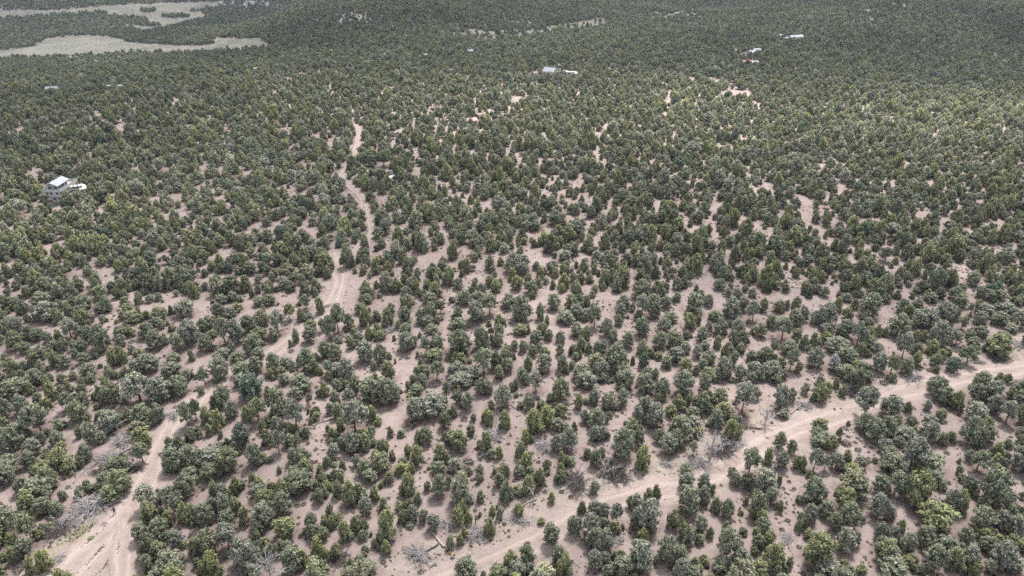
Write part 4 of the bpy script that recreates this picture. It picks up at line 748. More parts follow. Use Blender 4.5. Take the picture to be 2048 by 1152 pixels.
fallen((235, 905), (205, 918), M_pale, 'short pale log lying against the long grey log', 1, 1.1, 'fallen_log', 'log')
fallen((150, 1030), (178, 1000), M_pale, 'pale forked limb standing out of the silver brush pile', 4, 1.2)
fallen((95, 1075), (106, 1052), M_pale, 'pale stick end poking from the dark brown pile', 2, .9, 'fallen_log', 'log')
fallen((138, 1055), (142, 1035), M_pale, 'pale bent limb between dark and silver piles', 2, .9, 'fallen_log', 'log')
pile(207, 1048, 16, M_dead, 'tiny grey twig heap on the bare clearing', 5, 0)
pile(345, 832, 40, M_dead, 'grey brush along the dirt road edge behind the bare-trunked pinyon', 10, 1, .5)
pile(270, 940, 34, M_dead2, 'dark brush between the dirt road and the bare-trunked pinyon', 8, 1)
snag(1418, 921, 56, M_dead, 'tall grey standing snag with full bare crown above the sandy road', 16, (0, .04), twig=.85)
pile(1445, 905, 60, M_dead2, 'dark tangle of branches around the foot of the tall grey snag', 20, 2)
pile(1470, 888, 44, M_dead, 'grey branches spilling right of the tall grey snag', 14, 1)
fallen((1416, 923), (1366, 930), M_dead, 'fanned silver fallen tree left of the tall grey snag', 9, 1.1)
pile(1396, 927, 42, M_dead, 'silver fanned branches at the end of the fallen silver tree', 16, 1)
pile(1331, 930, 26, M_dead, 'small splayed grey dead shrub on sand between two junipers', 12, 0)
snag(1206, 952, 38, M_dead, 'slender pale snag leaning right out of the dark brush', 4, (0, .18))
pile(1228, 948, 74, M_dead2, 'broad dark brush heap in front of the slender leaning snag', 24, 3)
pile(1150, 966, 70, M_dead2, 'long dark brush heap left of the slender leaning snag', 22, 2, .45)
fallen((1206, 944), (1262, 952), M_dead, 'grey fallen limb stretching right over the broad dark heap', 6, .9)
snag(1529, 848, 28, M_dead, 'round silver dead shrub at the verge of the sandy road', 12, twig=1.5)
fallen((1582, 828), (1604, 808), M_dead, 'silver fallen tree with fine branches right of the round dead shrub', 8, 1.0)
pile(1610, 812, 30, M_dead, 'silver brush tuft in front of large blue-grey pinyon', 10, 0)
fallen((1524, 859), (1492, 856), M_dead2, 'dark fallen log with broken limbs by the sandy road verge', 4, 1.1, 'fallen_log', 'log')
fallen((889, 1095), (862, 1064), M_pale, 'pale cut log with two long limbs lying near the grey heaps', 4, 1.2)
pile(838, 1113, 60, M_dead, 'flat silver-grey brush heap left of the pale cut log', 24, 1, .55)
fallen((876, 1090), (850, 1106), M_dead2, 'dark limb running into the flat silver-grey heap', 4, 1.0)
pile(956, 1070, 52, M_dead, 'pale grey brush mound right of the pale cut log', 20, 1, .6)
pile(897, 1052, 40, M_dead, 'grey twig litter behind two green pinyons, lower centre', 10, 1, .6)
pile(1040, 1042, 40, M_dead, 'dark grey branch heap beside the roundish bright juniper', 14, 0, .5)
fallen((1073, 998), (1046, 1011), M_pale, 'pale uprooted juniper with bare branches hanging downhill', 7, 1.0)
snag(1068, 1000, 28, M_pale, 'small pale dead stem behind the uprooted pale juniper', 5, (0, -.1))
snag(951, 1048, 28, M_dead2, 'charred dark broken stump standing over grey litter', 3, twig=.5)
snag(541, 1156, 34, M_dead, 'silver dead treetop fanning up from the bottom edge', 12, twig=1.6)
pile(678, 1118, 44, M_dead2, 'dark dead brush slanting down by the bottom centre-left', 14, 1, .8)
pile(735, 1135, 36, M_dead, 'thin grey litter by the sandy verge at bottom', 8, 0)
pile(705, 1070, 38, M_dead, 'grey litter under two junipers at lower left of centre', 8, 1)
pile(720, 1078, 26, M_dead, 'small grey twigs in front of the half-dead juniper', 6, 0)
fallen((1034, 818), (1018, 808), M_pale, 'short pale forked log on open sand, centre right', 3, .8, 'fallen_log', 'log')
fallen((1150, 806), (1124, 812), M_dead, 'grey log with black underside beside the dense olive pinyon', 3, 1.1, 'fallen_log', 'log')
fallen((1062, 788), (1070, 800), M_pale, 'short pale log above a small dark pinyon', 2, 1.0, 'fallen_log', 'log')
fallen((1058, 878), (1074, 872), M_dead, 'short grey log under the twin yellow-green junipers', 2, 1.0, 'fallen_log', 'log')
fallen((1072, 889), (1088, 890), M_pale, 'thick pale log end on litter under the twin junipers', 1, 1.3, 'fallen_log', 'log')
pile(1085, 893, 50, M_dead, 'pale grey litter spread under the twin junipers', 12, 0, .5)
fallen((1072, 920), (1071, 905), M_pale, 'straight pale stick on open sand below the litter', 2, .8, 'fallen_log', 'log')
fallen((992, 868), (996, 838), M_dead, 'thin dead trunk fallen beside the tall narrow juniper', 6, .9)
pile(990, 870, 42, M_dead, 'pale litter around the thin fallen trunk, centre', 12, 1, .8)
pile(968, 910, 30, M_dead, 'thin line of grey sticks in front of the narrow juniper', 6, 1, .4)
pile(938, 925, 26, M_dead2, 'rusty brown stump patch with a pale root on sand', 6, 1)
pile(1060, 800, 34, M_dead, 'light grey sticks around a small shrub, right of centre', 8, 0)
fallen((665, 838), (632, 848), M_dead, 'black and white mottled log on bare sand, left of centre', 2, 1.1, 'fallen_log', 'log')
pile(689, 672, 22, M_dead, 'silver brush heap at the foot of the tall bare-trunked pinyon', 10, 1)
pile(782, 662, 34, M_dead, 'pale sticks scattered between green bushes, mid left', 8, 1, .5)
pile(655, 613, 22, M_dead, 'grey sticks at the bend where the dirt road narrows', 6, 0)
pile(1236, 1082, 26, M_dead, 'small grey brush between two large pinyons near bottom', 8, 0)
pile(1573, 1078, 36, M_dead, 'fine grey twigs on sand right of the bright olive pinyon', 8, 0, .6)
fallen((1571, 1080), (1586, 1110), M_dead, 'thin grey pole lying downhill in the fine grey twigs', 3, .6, 'fallen_log', 'log')
pile(2028, 1003, 20, M_pale, 'whitish bare twigs at the right edge, lower', 6, 0)
pile(1830, 757, 44, M_dead, 'grey broken branches lying along the upper verge of the sandy road', 14, 1, .35)
pile(1955, 724, 30, M_dead, 'whitish upright sticks beside the dark round pinyon', 8, 1)
pile(1990, 712, 62, M_dead2, 'dark brush under the large bright-topped pinyon at right', 18, 1, .4)
pile(2040, 690, 34, M_dead, 'grey dead limbs at the right edge above the road', 8, 1)
pile(1700, 786, 40, M_dead2, 'brown gnarled branches where trees meet the sandy road', 8, 2, .5)
fallen((1640, 1006), (1655, 985), M_dead, 'short grey fallen limb among pinyons at lower right', 3, .7, 'fallen_log', 'log')
fallen((1535, 935), (1562, 952), M_dead, 'thin grey pole in front of two junipers right of road', 1, .7, 'fallen_log', 'log')
pile(1548, 938, 32, M_dead, 'flat grey twigs behind the thin grey pole', 6, 0, .5)
fallen((1140, 1118), (1162, 1136), M_dead, 'long thin pole on sand near the bottom centre-right', 1, .6, 'fallen_log', 'log')
# ------------------------------------------------------------------ low shrubs
def shrub_mesh(v, M, twiggy=False):
    r = np.random.default_rng(v + 60); n = 130
    d = r.normal(size=(n, 3)); d[:, 2] = np.abs(d[:, 2]); d /= np.linalg.norm(d, axis=1)[:, None]
    c = d * (.5 * (.55 + .5 * r.random((n, 1)))) * np.array([1, 1, .75]); s = .05 + .06 * r.random((n, 1)); a = np.cross(d, r.normal(size=(n, 3))); a /= np.linalg.norm(a, axis=1)[:, None]; b_ = np.cross(d, a)
    q = np.stack([c - a * s, c + b_ * s * .6, c + d * s * 1.8, c - b_ * s * .6], 1).reshape(-1, 3); me = new_mesh('low_shrub', q, [tuple(4 * i + j for j in range(4)) for i in range(n)], (M,))
    L = np.repeat(np.stack([r.random(n), .5 * r.random(n), np.zeros(n)], 1), 4, 0); me.attributes.new('leaf', 'FLOAT_VECTOR', 'POINT').data.foreach_set('vector', L.astype(np.float32).ravel()); return me
SHM = [shrub_mesh(i, M_jun) for i in range(4)]
SH = [(1087,1137,19,'grey'),(1479,1087,17,'grey'),(37,1141,22,'grey'),(1730,1115,8,'grey'),(1768,767,18,'grey'),(1690,857,12,'grey'),(1696,874,9,'grey'),(1692,888,20,'grey'),(1716,901,14,'grey'),(1884,844,18,'grey'),(1893,907,12,'grey'),(1827,817,10,'grey'),(928,839,16,'grey'),(582,703,13,'grey'),(607,1009,12,'grey'),(595,998,9,'grey'),(1836,736,19,'grey'),(1858,741,14,'grey'),(1731,709,12,'grey'),(1148,723,13,'grey'),(816,717,10,'grey'),(264,684,13,'grey'),(16,693,9,'grey'),(182,1077,12,'green'),(154,1085,6,'yellow'),(899,1107,7,'yellow'),(1405,1117,14,'olive'),(1030,1080,5,'grey'),(1442,971,8,'olive'),(1535,877,8,'olive'),(862,1135,8,'grey'),(842,1145,14,'grey'),(905,1118,10,'grey'),(870,1132,10,'grey'),(1018,1075,9,'grey'),(1134,878,7,'olive'),(1098,832,6,'grey'),(1105,870,8,'grey'),(1006,928,8,'grey'),(960,920,8,'grey'),(1118,842,8,'grey'),(380,935,14,'grey'),(322,910,14,'grey'),(352,815,12,'grey'),(1330,1000,6,'olive'),(1668,819,7,'olive'),(1682,818,6,'grey'),(1325,758,7,'grey'),(1290,734,6,'grey'),(1255,744,9,'grey')]
SHC = {'grey': (.15, .14, .125), 'green': (.20, .27, .09), 'yellow': (.42, .29, .06), 'olive': (.15, .155, .075)}
LB = []; SHP = []
for i, (px, py, w, c_) in enumerate(SH):
    g_ = ground_at(px, py); w_ = w / ppm(px, py); o = obj('low_shrub', SHM[i % 4].copy() if i < 4 else SHM[i % 4], None, g_, rd_.uniform(0, 6.28), (w_, w_, w_ * .8)); o['tint'] = list(SHC[c_])
    if i < 4: SHM[i] = o.data; SHP.append((o,))
    tag(o, None, 'shrub', 'low shrubs on the open sand'); LB.append((o, f"low {'silver-grey' if c_ == 'grey' else c_} tuft of scrub on bare sand,", px, py))
label_all(LB)
def scatter_scrub():
    n = 150000; x = rng.uniform(-260, 260, n); y = rng.uniform(55, 420, n); k = np.abs(x) < y * .78 + 25; x, y = x[k], y[k]
    f = vnoise(x, y, 7, 21) * .5 + vnoise(x, y, 2.4, 22) * .3 + .2 * rng.random(len(x)); pale = np.full(len(x), 99.)
    pts = SHOULDER[0][0]; X, Y, Z = p2w([p[0] for p in pts], [p[1] for p in pts]); pale = segdist(x, y, list(zip(X, Y)))
    keep = (f > .53) | ((pale < 6) & (rng.random(len(x)) < .5))
    for nm in road_c: keep &= segdist(x, y, road_c[nm][::3]) > ROADS_PX[nm][1] * .55
    px, py, _ = w2p(x, y, ground_z(x, y)); keep &= ~(inpoly(px, py, CLEARING) & (rng.random(len(x)) < .6))
    x, y, pale = x[keep], y[keep], pale[keep]
    s = np.clip(rng.lognormal(math.log(.33), .5, len(x)), .12, .95)
    tn = np.array([(.095, .088, .070), (.085, .088, .055), (.12, .105, .088), (.16, .155, .095)])[rng.integers(0, 4, len(x))] * rng.uniform(.7, 1.15, (len(x), 1))
    # grass between the wheel tracks of the clearing
    gx, gy = [], []
    for (a, b_, w) in (((222, 1052), (150, 1130), 1.0), ((205, 1090), (140, 1150), 1.1), ((235, 1085), (190, 1145), 1.6), ((150, 1075), (190, 1060), 3.0)):
        A, B = ground_at(*a), ground_at(*b_); t_ = rng.random(520); gx.append(A.x + (B.x - A.x) * t_ + rng.normal(size=520) * w * .4); gy.append(A.y + (B.y - A.y) * t_ + rng.normal(size=520) * w * .4)
    gx = np.concatenate(gx); gy = np.concatenate(gy); x = np.concatenate([x, gx]); y = np.concatenate([y, gy]); s = np.concatenate([s, rng.uniform(.10, .26, len(gx))])
    tn = np.concatenate([tn, np.array([(.22, .225, .12)]) * rng.uniform(.8, 1.2, (len(gx), 1))])
    return np.stack([x, y, ground_z(x, y) + .02], 1), s, tn
# ------------------------------------------------------------------ the person
def skin_mesh(name, V, E, Rd, root=0, lvl=1, mats=()):
    me = bpy.data.meshes.new(name + '_cage'); me.from_pydata(V, E, []); o = bpy.data.objects.new(name + '_cage', me); COL.objects.link(o)
    m = o.modifiers.new('skin', 'SKIN'); sv = me.skin_vertices[0].data
    for i, r_ in enumerate(Rd): sv[i].radius = (r_, r_) if not isinstance(r_, tuple) else r_
    for i in range(len(V)): sv[i].use_root = (i == root)
    s = o.modifiers.new('sub', 'SUBSURF'); s.levels = lvl; s.render_levels = lvl
    dg = bpy.context.evaluated_depsgraph_get(); dg.update(); ev = o.evaluated_get(dg); res = bpy.data.meshes.new_from_object(ev); res.name = name
    bpy.data.objects.remove(o); bpy.data.meshes.remove(me); res.materials.clear()
    for q in mats: res.materials.append(q)
    res.polygons.foreach_set('use_smooth', np.ones(len(res.polygons), bool)); return res
def build_person():
    c = ground_at(230.5, 1028.5); root = empty('person', c, R(35)); tag(root, 'person in black clothes standing by the brush pile, arm stretched towards a pale branch', 'person')
    sk = wobbly('skin', (.50, .33, .25), (.44, .28, .21), 8, .6, .3); bl = wobbly('black_cloth', (.018, .018, .020), (.030, .028, .030), 9); hr = wobbly('dark_hair', (.02, .015, .012), (.04, .03, .025), 20); sh = wobbly('shoe_leather', (.06, .045, .035), (.04, .03, .025), 9)
    V = [(0, 0, .96), (0, 0, 1.12), (0, .01, 1.30), (0, 0, 1.44), (0, -.01, 1.52),                       # pelvis .. neck
         (.10, 0, .92), (.12, -.04, .50), (.13, .01, .10), (.13, -.13, .045), (-.10, 0, .92), (-.13, .05, .50), (-.14, .10, .10), (-.14, -.04, .045),
         (.19, 0, 1.41), (.25, .02, 1.13), (.24, -.12, .93), (-.19, 0, 1.41), (-.36, -.16, 1.24), (-.52, -.36, 1.16)]
    E = [(0, 1), (1, 2), (2, 3), (3, 4), (0, 5), (5, 6), (6, 7), (7, 8), (0, 9), (9, 10), (10, 11), (11, 12), (3, 13), (13, 14), (14, 15), (3, 16), (16, 17), (17, 18)]
    Rd = [(.15, .11), (.13, .10), (.16, .11), (.12, .085), .052, .095, .068, .045, .04, .095, .068, .045, .04, .062, .045, .032, .062, .045, .032]
    me = skin_mesh('body', V, E, Rd, 0, 2, (bl, sk, sh)); n = len(me.polygons); ctr = np.zeros(n * 3); me.polygons.foreach_get('center', ctr); ctr = ctr.reshape(-1, 3)
    mi = np.zeros(n, np.int32); mi[ctr[:, 2] < .09] = 2; mi[(ctr[:, 2] > 1.48)] = 1
    mi[(np.hypot(ctr[:, 0] - .24, ctr[:, 1] + .10) < .09) & (ctr[:, 2] < 1.10)] = 1; mi[(ctr[:, 0] < -.38)] = 1
    me.polygons.foreach_set('material_index', mi); obj('body', me, root)
    # head: ellipsoid with brow, nose, chin, ears
    import bmesh
    bm = bmesh.new(); bmesh.ops.create_uvsphere(bm, u_segments=24, v_segments=18, radius=1)
    for v_ in bm.verts:
        x, y, z = v_.co; q = Vector((x * .078, y * .098, z * .122))
        if y < 0: q.x *= 1 - .12 * max(0, -z); q.y *= .94 + .1 * max(0, -z) * (abs(x) < .5)
        nose = math.exp(-((x / .17) ** 2) - ((z + .10) / .20) ** 2) * (y < 0); q.y -= .026 * nose
        eye = (math.exp(-(((abs(x) - .38) / .16) ** 2) - ((z - .08) / .12) ** 2)) * (y < 0); q.y += .010 * eye
        mouth = math.exp(-((x / .25) ** 2) - ((z + .45) / .06) ** 2) * (y < 0); q.y += .005 * mouth
        ear = math.exp(-(((y - .05) / .16) ** 2) - ((z - .0) / .22) ** 2) * (abs(x) > .9); q.x += math.copysign(.016 * ear, x)
        v_.co = q
    hm = bpy.data.meshes.new('head'); bm.to_mesh(hm); bm.free(); hm.materials.append(sk); hm.polygons.foreach_set('use_smooth', np.ones(len(hm.polygons), bool))
    hd = obj('head', hm, root, (0, -.025, 1.635)); hd.rotation_euler = (.15, 0, -.35)
    bm = bmesh.new(); bmesh.ops.create_uvsphere(bm, u_segments=20, v_segments=14, radius=1)
    for v_ in bm.verts: v_.co = Vector((v_.co.x * .088, v_.co.y * .100 + .018, v_.co.z * .118 + .028)); v_.co.z = max(v_.co.z, -.045 if v_.co.y > 0 else .052)
    hh = bpy.data.meshes.new('hair'); bm.to_mesh(hh); bm.free(); hh.materials.append(hr); obj('hair', hh, hd)
    m = MB()
    for sx in (-1, 1): m.box((sx * .03, -.091, .012), (.022, .010, .010))
    obj('eyes', m.mesh('eyes', (hr,)), hd)
    for nm_, base, dr in (('hand', Vector((.24, -.13, .92)), Vector((0, -.25, -1))), ('hand', Vector((-.53, -.375, 1.155)), Vector((-.6, -.75, -.15)))):
        dr.normalize(); sd = dr.cross(Vector((0, 0, 1)) if abs(dr.z) < .8 else Vector((1, 0, 0))).normalized(); cu = sd.cross(dr).normalized() * -1
        HV = [base, base + dr * .045, base + dr * .085]; HE = [(0, 1), (1, 2)]; HR = [(.028, .018), (.036, .016), (.034, .014)]
        for f, L in zip((-1.5, -.5, .5, 1.5), (.062, .075, .080, .070)):
            k0 = len(HV); p = base + dr * .088 + sd * f * .018; HV += [p, p + dr * L * .45 + cu * .012, p + dr * L * .72 + cu * .038]; HE += [(2, k0), (k0, k0 + 1), (k0 + 1, k0 + 2)]; HR += [.009, .0085, .007]
        k0 = len(HV); HV += [base + dr * .03 + sd * .040 + cu * .01, base + dr * .06 + sd * .052 + cu * .035]; HE += [(1, k0), (k0, k0 + 1)]; HR += [.011, .009]
        obj(nm_, skin_mesh('hand', [tuple(q) for q in HV], HE, HR, 1, 1, (sk,)), root)
build_person()
sp, ss, st_ = scatter_scrub(); print('scrub', len(sp))
instancer('ground_scrub', sp, rng.uniform(0, 6.28, len(sp)), np.stack([ss, ss, ss * .75], 1), st_, rng.integers(0, 4, len(sp)), SHP, 'tiny grey-green scrub tufts dotted over the pink sand')
M_wh = wobbly('white_paint', (.50, .50, .49), (.40, .41, .40), 2, .6, .3); M_wh2 = wobbly('off_white_siding', (.62, .63, .62), (.52, .54, .53), 1.5, .7, .3)
M_rg = wobbly('grey_metal_roof', (.42, .44, .47), (.35, .37, .40), .8, .5, .4); M_red = wobbly('red_metal_roof', (.46, .12, .11), (.38, .10, .09), .8, .5, .4)
M_rust = wobbly('rusty_tile_roof', (.50, .27, .21), (.40, .22, .17), 1.5); M_tan = wobbly('tan_stucco', (.50, .40, .32), (.42, .34, .27), 1.2); M_brn = wobbly('brown_boards', (.24, .13, .09), (.17, .10, .07), 1.5)
M_gl = wobbly('dark_window_glass', (.03, .035, .045), (.05, .055, .07), 1, .15, .6); M_tyre = wobbly('tyre_rubber', (.03, .03, .03), (.05, .05, .05), 5); M_deck = wobbly('deck_boards', (.55, .50, .42), (.45, .41, .35), 2)
def window(parent, wall_c, nrm, w, h, z):
    """a framed window set on a wall: wall_c = point on the wall plane, nrm = outward normal"""
    rz = math.atan2(nrm[1], nrm[0]) + R(90); n = Vector((nrm[0], nrm[1], 0)).normalized()
    f = MB(); t_ = .08
    for dx, dz, ww, hh in ((0, h / 2, w + t_, t_), (0, -h / 2, w + t_, t_), (-w / 2, 0, t_, h - t_), (w / 2, 0, t_, h - t_), (0, 0, .05, h - t_)): f.box((dx, 0, dz), (ww, .08, hh))
    o = obj('window', f.mesh('window', (M_wh,)), parent, Vector((wall_c[0], wall_c[1], z)) + n * .035, rz)
    p = MB(); p.box((0, 0, 0), (w - t_, .03, h - t_)); obj('pane', p.mesh('pane', (M_gl,)), o, (0, .012, 0)); return o
def cottage(name, px, py, Lx, Wy, H, rz, wall_m, roof_m, label, cat='house', pitch=.28, nwin=2, leanto=None, roof2=None):
    c = ground_at(px, py); root = empty(name, (c.x, c.y, c.z - .1), rz); tag(root, label, cat)
    w = MB(); w.prism([(-Wy / 2, 0), (Wy / 2, 0), (Wy / 2, H), (0, H + Wy / 2 * pitch * 2 * .5 * 2), (-Wy / 2, H)], Lx); wo = obj('wall', w.mesh('wall', (wall_m,)), root, (0, 0, 0), R(90))
    rh = Wy / 2 * pitch * 2
    for s in (-1, 1):
        r_ = MB(); sl = math.hypot(Wy / 2 + .35, rh * (Wy / 2 + .35) / (Wy / 2)); ang = math.atan2(rh, Wy / 2); r_.box((0, 0, 0), (Lx + .7, sl, .12)); ro = obj('roof', r_.mesh('roof', (roof_m,)), root, (0, s * (Wy / 4 + .17), H + rh / 2 - .17 * math.tan(ang) + .07)); ro.rotation_euler = (-s * ang, 0, 0)
    for i in range(nwin): 
        for s in (-1, 1): window(root, ((i + .5) / nwin * Lx - Lx / 2, s * Wy / 2), (0, s), min(1.3, Lx / nwin * .5), min(1.1, H * .4), H * .56)
    for s in (-1, 1): window(root, (s * Lx / 2, Wy * .18), (s, 0), min(1.1, Wy * .3), min(1.0, H * .4), H * .56)
    d = MB(); d.box((0, 0, min(2.0, H * .8) / 2), (.95, .08, min(2.0, H * .8))); do = obj('door', d.mesh('door', (M_brn,)), root, (Lx * .02, -Wy / 2 - .04, .02)); hd = MB(); hd.box((.36, -.07, .95), (.06, .06, .12)); obj('handle', hd.mesh('handle', (M_rg,)), do)
    if leanto:
        lx, lw, lh, m_ = leanto; l = MB(); l.box((0, 0, lh / 2), (abs(lx), lw, lh)); obj('leanto', l.mesh('leanto', (m_,)), root, (math.copysign(Lx / 2 + abs(lx) / 2, lx), 0, 0)); l = MB(); l.box((0, 0, 0), (abs(lx) + .3, lw + .5, .1)); lo = obj('leanto_roof', l.mesh('leanto_roof', (m_,)), root, (math.copysign(Lx / 2 + abs(lx) / 2, lx), 0, lh + .12)); lo.rotation_euler = (0, math.copysign(.14, lx), 0)
    return root
def big_house():
    c = ground_at(124, 399); rz = R(90); root = empty('three_storey_house', (c.x, c.y, c.z), rz); tag(root, 'white three-storey house with grey metal roof and wraparound balcony among trees', 'house')
    L, W = 6.4, 4.4; z0 = 0
    for st, (l, w_, h, m_) in enumerate(((L - 1.6, W - .8, 2.2, M_wh2), (L - .3, W - .1, 2.1, M_wh2), (L - .6, W - .5, 2.0, M_wh))):
        m = MB(); m.box((0, 0, z0 + h / 2), (l, w_, h)); obj('wall', m.mesh('wall', (m_,)), root)
        for x_, wd in ((-.30, .9), (.05, 1.0), (.36, .9)) if st != 2 else ((-.36, 1.3), (-.02, 1.9), (.36, 1.1)): window(root, (x_ * l, -w_ / 2), (0, -1), wd, .95 if st == 2 else .85, z0 + h * .55)
        for y_ in (-.25, .25): window(root, (-l / 2, y_ * w_), (-1, 0), 1.2 if st == 2 else .95, .95 if st == 2 else .85, z0 + h * .55)
        z0 += h
        if st == 0: m = MB(); m.box((0, 0, z0 + .06), (L + .3, W + .3, .12)); obj('floor_band', m.mesh('floor_band', (M_wh,)), root); z0 += .12
        if st == 1:
            m = MB(); m.box((1.4, 0, z0 + .08), (L + 5.0, W + 2.0, .16)); obj('deck', m.mesh('deck', (M_deck,)), root)
            for cx_, cy_, lx, ly in ((1.4, -(W / 2 + .95), L + 5, .1), (-L / 2 - 1.05, 0, .1, W + 1.8), (L / 2 + 3.85, 0, .1, W + 1.8), (1.4, W / 2 + .95, L + 5, .1)):
                m = MB(); m.box((cx_, cy_, z0 + .16 + .42), (lx, ly, .84)); obj('balcony_rail', m.mesh('balcony_rail', (M_wh,)), root)
            for px_, py_ in ((L / 2 + 3.5, -W / 2 - .7), (L / 2 + 3.5, W / 2 + .7), (-L / 2 - .8, -W / 2 - .7), (L / 2 + 1, -W / 2 - .7)):
                m = MB(); m.box((px_, py_, z0 / 2), (.16, .16, z0)); obj('deck_post', m.mesh('deck_post', (M_brn,)), root)
            z0 += .16
    rh = .95
    g = MB(); g.prism([(-(W - .5) / 2, 0), ((W - .5) / 2, 0), (0, rh * .93)], L - .7, (0, 0, 0)); obj('gable', g.mesh('gable', (M_wh,)), root, (0, 0, z0 + .002), R(90))
    for s in (-1, 1):
        sl = math.hypot(W / 2 + .45, rh * 1.15); ang = math.atan2(rh, W / 2); r_ = MB(); r_.box((0, 0, 0), (L + 1.3, sl, .12)); ro = obj('roof', r_.mesh('roof', (M_rg,)), root, (0, s * (W / 4 + .2), z0 + rh / 2 + .02)); ro.rotation_euler = (-s * ang, 0, 0)
        for k_ in range(7): q = MB(); q.box((-(L + 1.3) / 2 + (k_ + .5) * (L + 1.3) / 7, 0, .08), (.06, sl, .05)); obj('roof_seam', q.mesh('roof_seam', (M_rg,)), ro)
big_house()
def vehicle(name, px, py, rz, m, label, L=4.6, van=False, cat='car'):
    c = ground_at(px, py); root = empty(name, c, rz); tag(root, label, cat); W = 1.8; top = 1.95 if van else 1.45
    prof = [(-L / 2, .35), (L / 2, .35), (L / 2 - .02, .85), (L / 2 - .5, .98), (L / 2 - (.75 if van else 1.25), 1.02), (L / 2 - (1.35 if van else 1.95), top), (-L / 2 + (.15 if van else .55), top), (-L / 2, .95)]
    b_ = MB(); b_.prism(prof, W); obj('body', b_.mesh('body', (m,)), root)
    g = MB()
    for s in (-1, 1): g.box((-.25, s * (W / 2 + .004), top - .38), (L * .5, .02, .42))
    obj('side_window', g.mesh('side_window', (M_gl,)), root)
    x0 = L / 2 - (1.05 if van else 1.6); ws = MB(); ws.box((0, 0, 0), (.04, W * .86, .62 if van else .5)); wo = obj('windscreen', ws.mesh('windscreen', (M_gl,)), root, (x0 + .05, 0, (1.02 + top) / 2 + .03)); wo.rotation_euler = (0, -(.58 if van else .97), 0)
    for sx in (-1, 1):
        for s in (-1, 1):
            w = MB(); w.tube([(0, -.11, 0), (0, .11, 0)], [.34, .34], 14); wh = obj('wheel', w.mesh('wheel', (M_tyre,)), root, (sx * L * .31, s * (W / 2 - .04), .34)); r_ = MB(); r_.tube([(0, -.125, 0), (0, .125, 0)], [.2, .2], 10); obj('rim', r_.mesh('rim', (M_rg,)), wh)
    for s in (-1, 1): h = MB(); h.box((L / 2, s * .65, .72), (.06, .3, .16)); obj('headlight', h.mesh('headlight', (M_wh,)), root)
M_cw = wobbly('white_car_paint', (.80, .81, .82), (.74, .75, .76), 1, .3, .5); M_cb = wobbly('black_car_paint', (.03, .03, .035), (.05, .05, .055), 1, .3, .5)
vehicle('parked_van', 156, 381, R(20), M_cw, 'white van parked just right of the three-storey white house', 5.0, True, 'van')
vehicle('parked_car', 166, 377, R(-30), M_cw, 'white car parked behind the white van by the balcony house', 4.4)
vehicle('parked_car', 171, 383, R(60), M_cw, 'white car at the right end of the yard by the balcony house', 4.2)
vehicle('parked_car', 742, 349, R(10), M_cw, 'small white car half hidden among trees right of the narrow track')
vehicle('parked_van', 783, 361, R(80), M_cw, 'pale van with open rear beside a black car in trees', 4.6, True, 'van')
vehicle('parked_car', 790, 359, R(70), M_cb, 'black car beside the pale van in the trees')
vehicle('parked_van', 936, 264, R(8), M_cw, 'white camper in front of the red-roofed cabin', 4.8, True, 'camper')
cottage('cabin', 943, 249, 4.8, 3.2, 2.4, R(28), M_brn, M_red, 'small brown cabin with bright red roof in a sandy yard', 'cabin')
cottage('shed', 917, 241, 2.4, 1.8, 2.0, R(10), M_wh, M_wh, 'small white shed left behind the red-roofed cabin', 'shed', nwin=1)
cottage('house', 1100, 152, 7.2, 5.6, 3.4, R(-28), M_wh, M_rg, 'white house with large grey metal roof and red-brown lean-to', 'house', .36, 3, (-4.0, 4.5, 2.4, M_brn))
cottage('trailer', 1142, 152, 6.2, 2.8, 2.8, R(-5), M_wh, M_wh, 'white boxy trailer home right of the grey-roofed white house', 'trailer', .1, 2)
cottage('shed', 1154, 153, 3.4, 2.4, 2.2, R(20), M_wh, M_wh, 'small white shed at the right end of the trailer home', 'shed', .15, 1)
cottage('shed', 1131, 149, 2.2, 2.0, 2.2, R(0), M_wh, M_wh, 'tiny white hut between the grey-roofed house and the trailer', 'shed', .2, 1)
cottage('cabin', 941, 110, 4.0, 3.2, 3.4, R(0), M_wh, M_rg, 'lone white cabin with pale roof in the far wood', 'cabin', .3, 2)
cottage('shed', 873, 113, 3.4, 2.4, 2.6, R(20), M_wh, M_wh, 'tiny white shed, second left of the lone white cabin', 'shed', .2, 1)
cottage('shed', 852, 117, 2.4, 2.4, 3.2, R(0), M_wh, M_wh, 'tiny tall white hut furthest left of the lone cabin', 'shed', .2, 1)
cottage('long_building', 1590, 82, 12.5, 4.6, 3.8, R(22), M_wh2, M_wh2, 'long white building on the far right slope', 'building', .22, 4)
cottage('shed', 1561, 76, 4.0, 3.0, 2.6, R(12), M_wh, M_wh, 'white shed left above the long white building', 'shed', .2, 1)
cottage('shed', 1570, 83, 3.0, 2.6, 3.2, R(0), M_wh, M_wh, 'white hut at the left end of the long white building', 'shed', .2, 1)
cottage('house', 1502, 112, 6.0, 4.2, 3.0, R(30), M_wh, M_wh2, 'white house in the pale yard, far right', 'house', .3, 2)
cottage('garage', 1513, 106, 5.0, 3.4, 2.8, R(-5), M_wh, M_wh, 'white garage with bright roof behind the yard house', 'garage', .2, 2)
cottage('shed', 1473, 111, 3.2, 3.0, 4.2, R(0), M_wh, M_wh, 'tall white shed at the left end of the pale yard', 'shed', .2, 1)
cottage('house', 1491, 130, 9.0, 4.2, 2.6, R(3), M_tan, M_rust, 'low tan house with rusty roof below the pale yard', 'house', .2, 3)
cottage('cabin', 1508, 131, 4.5, 3.5, 2.4, R(12), M_tan, M_rg, 'small tan cabin right of the rusty-roofed house', 'cabin', .25, 1)
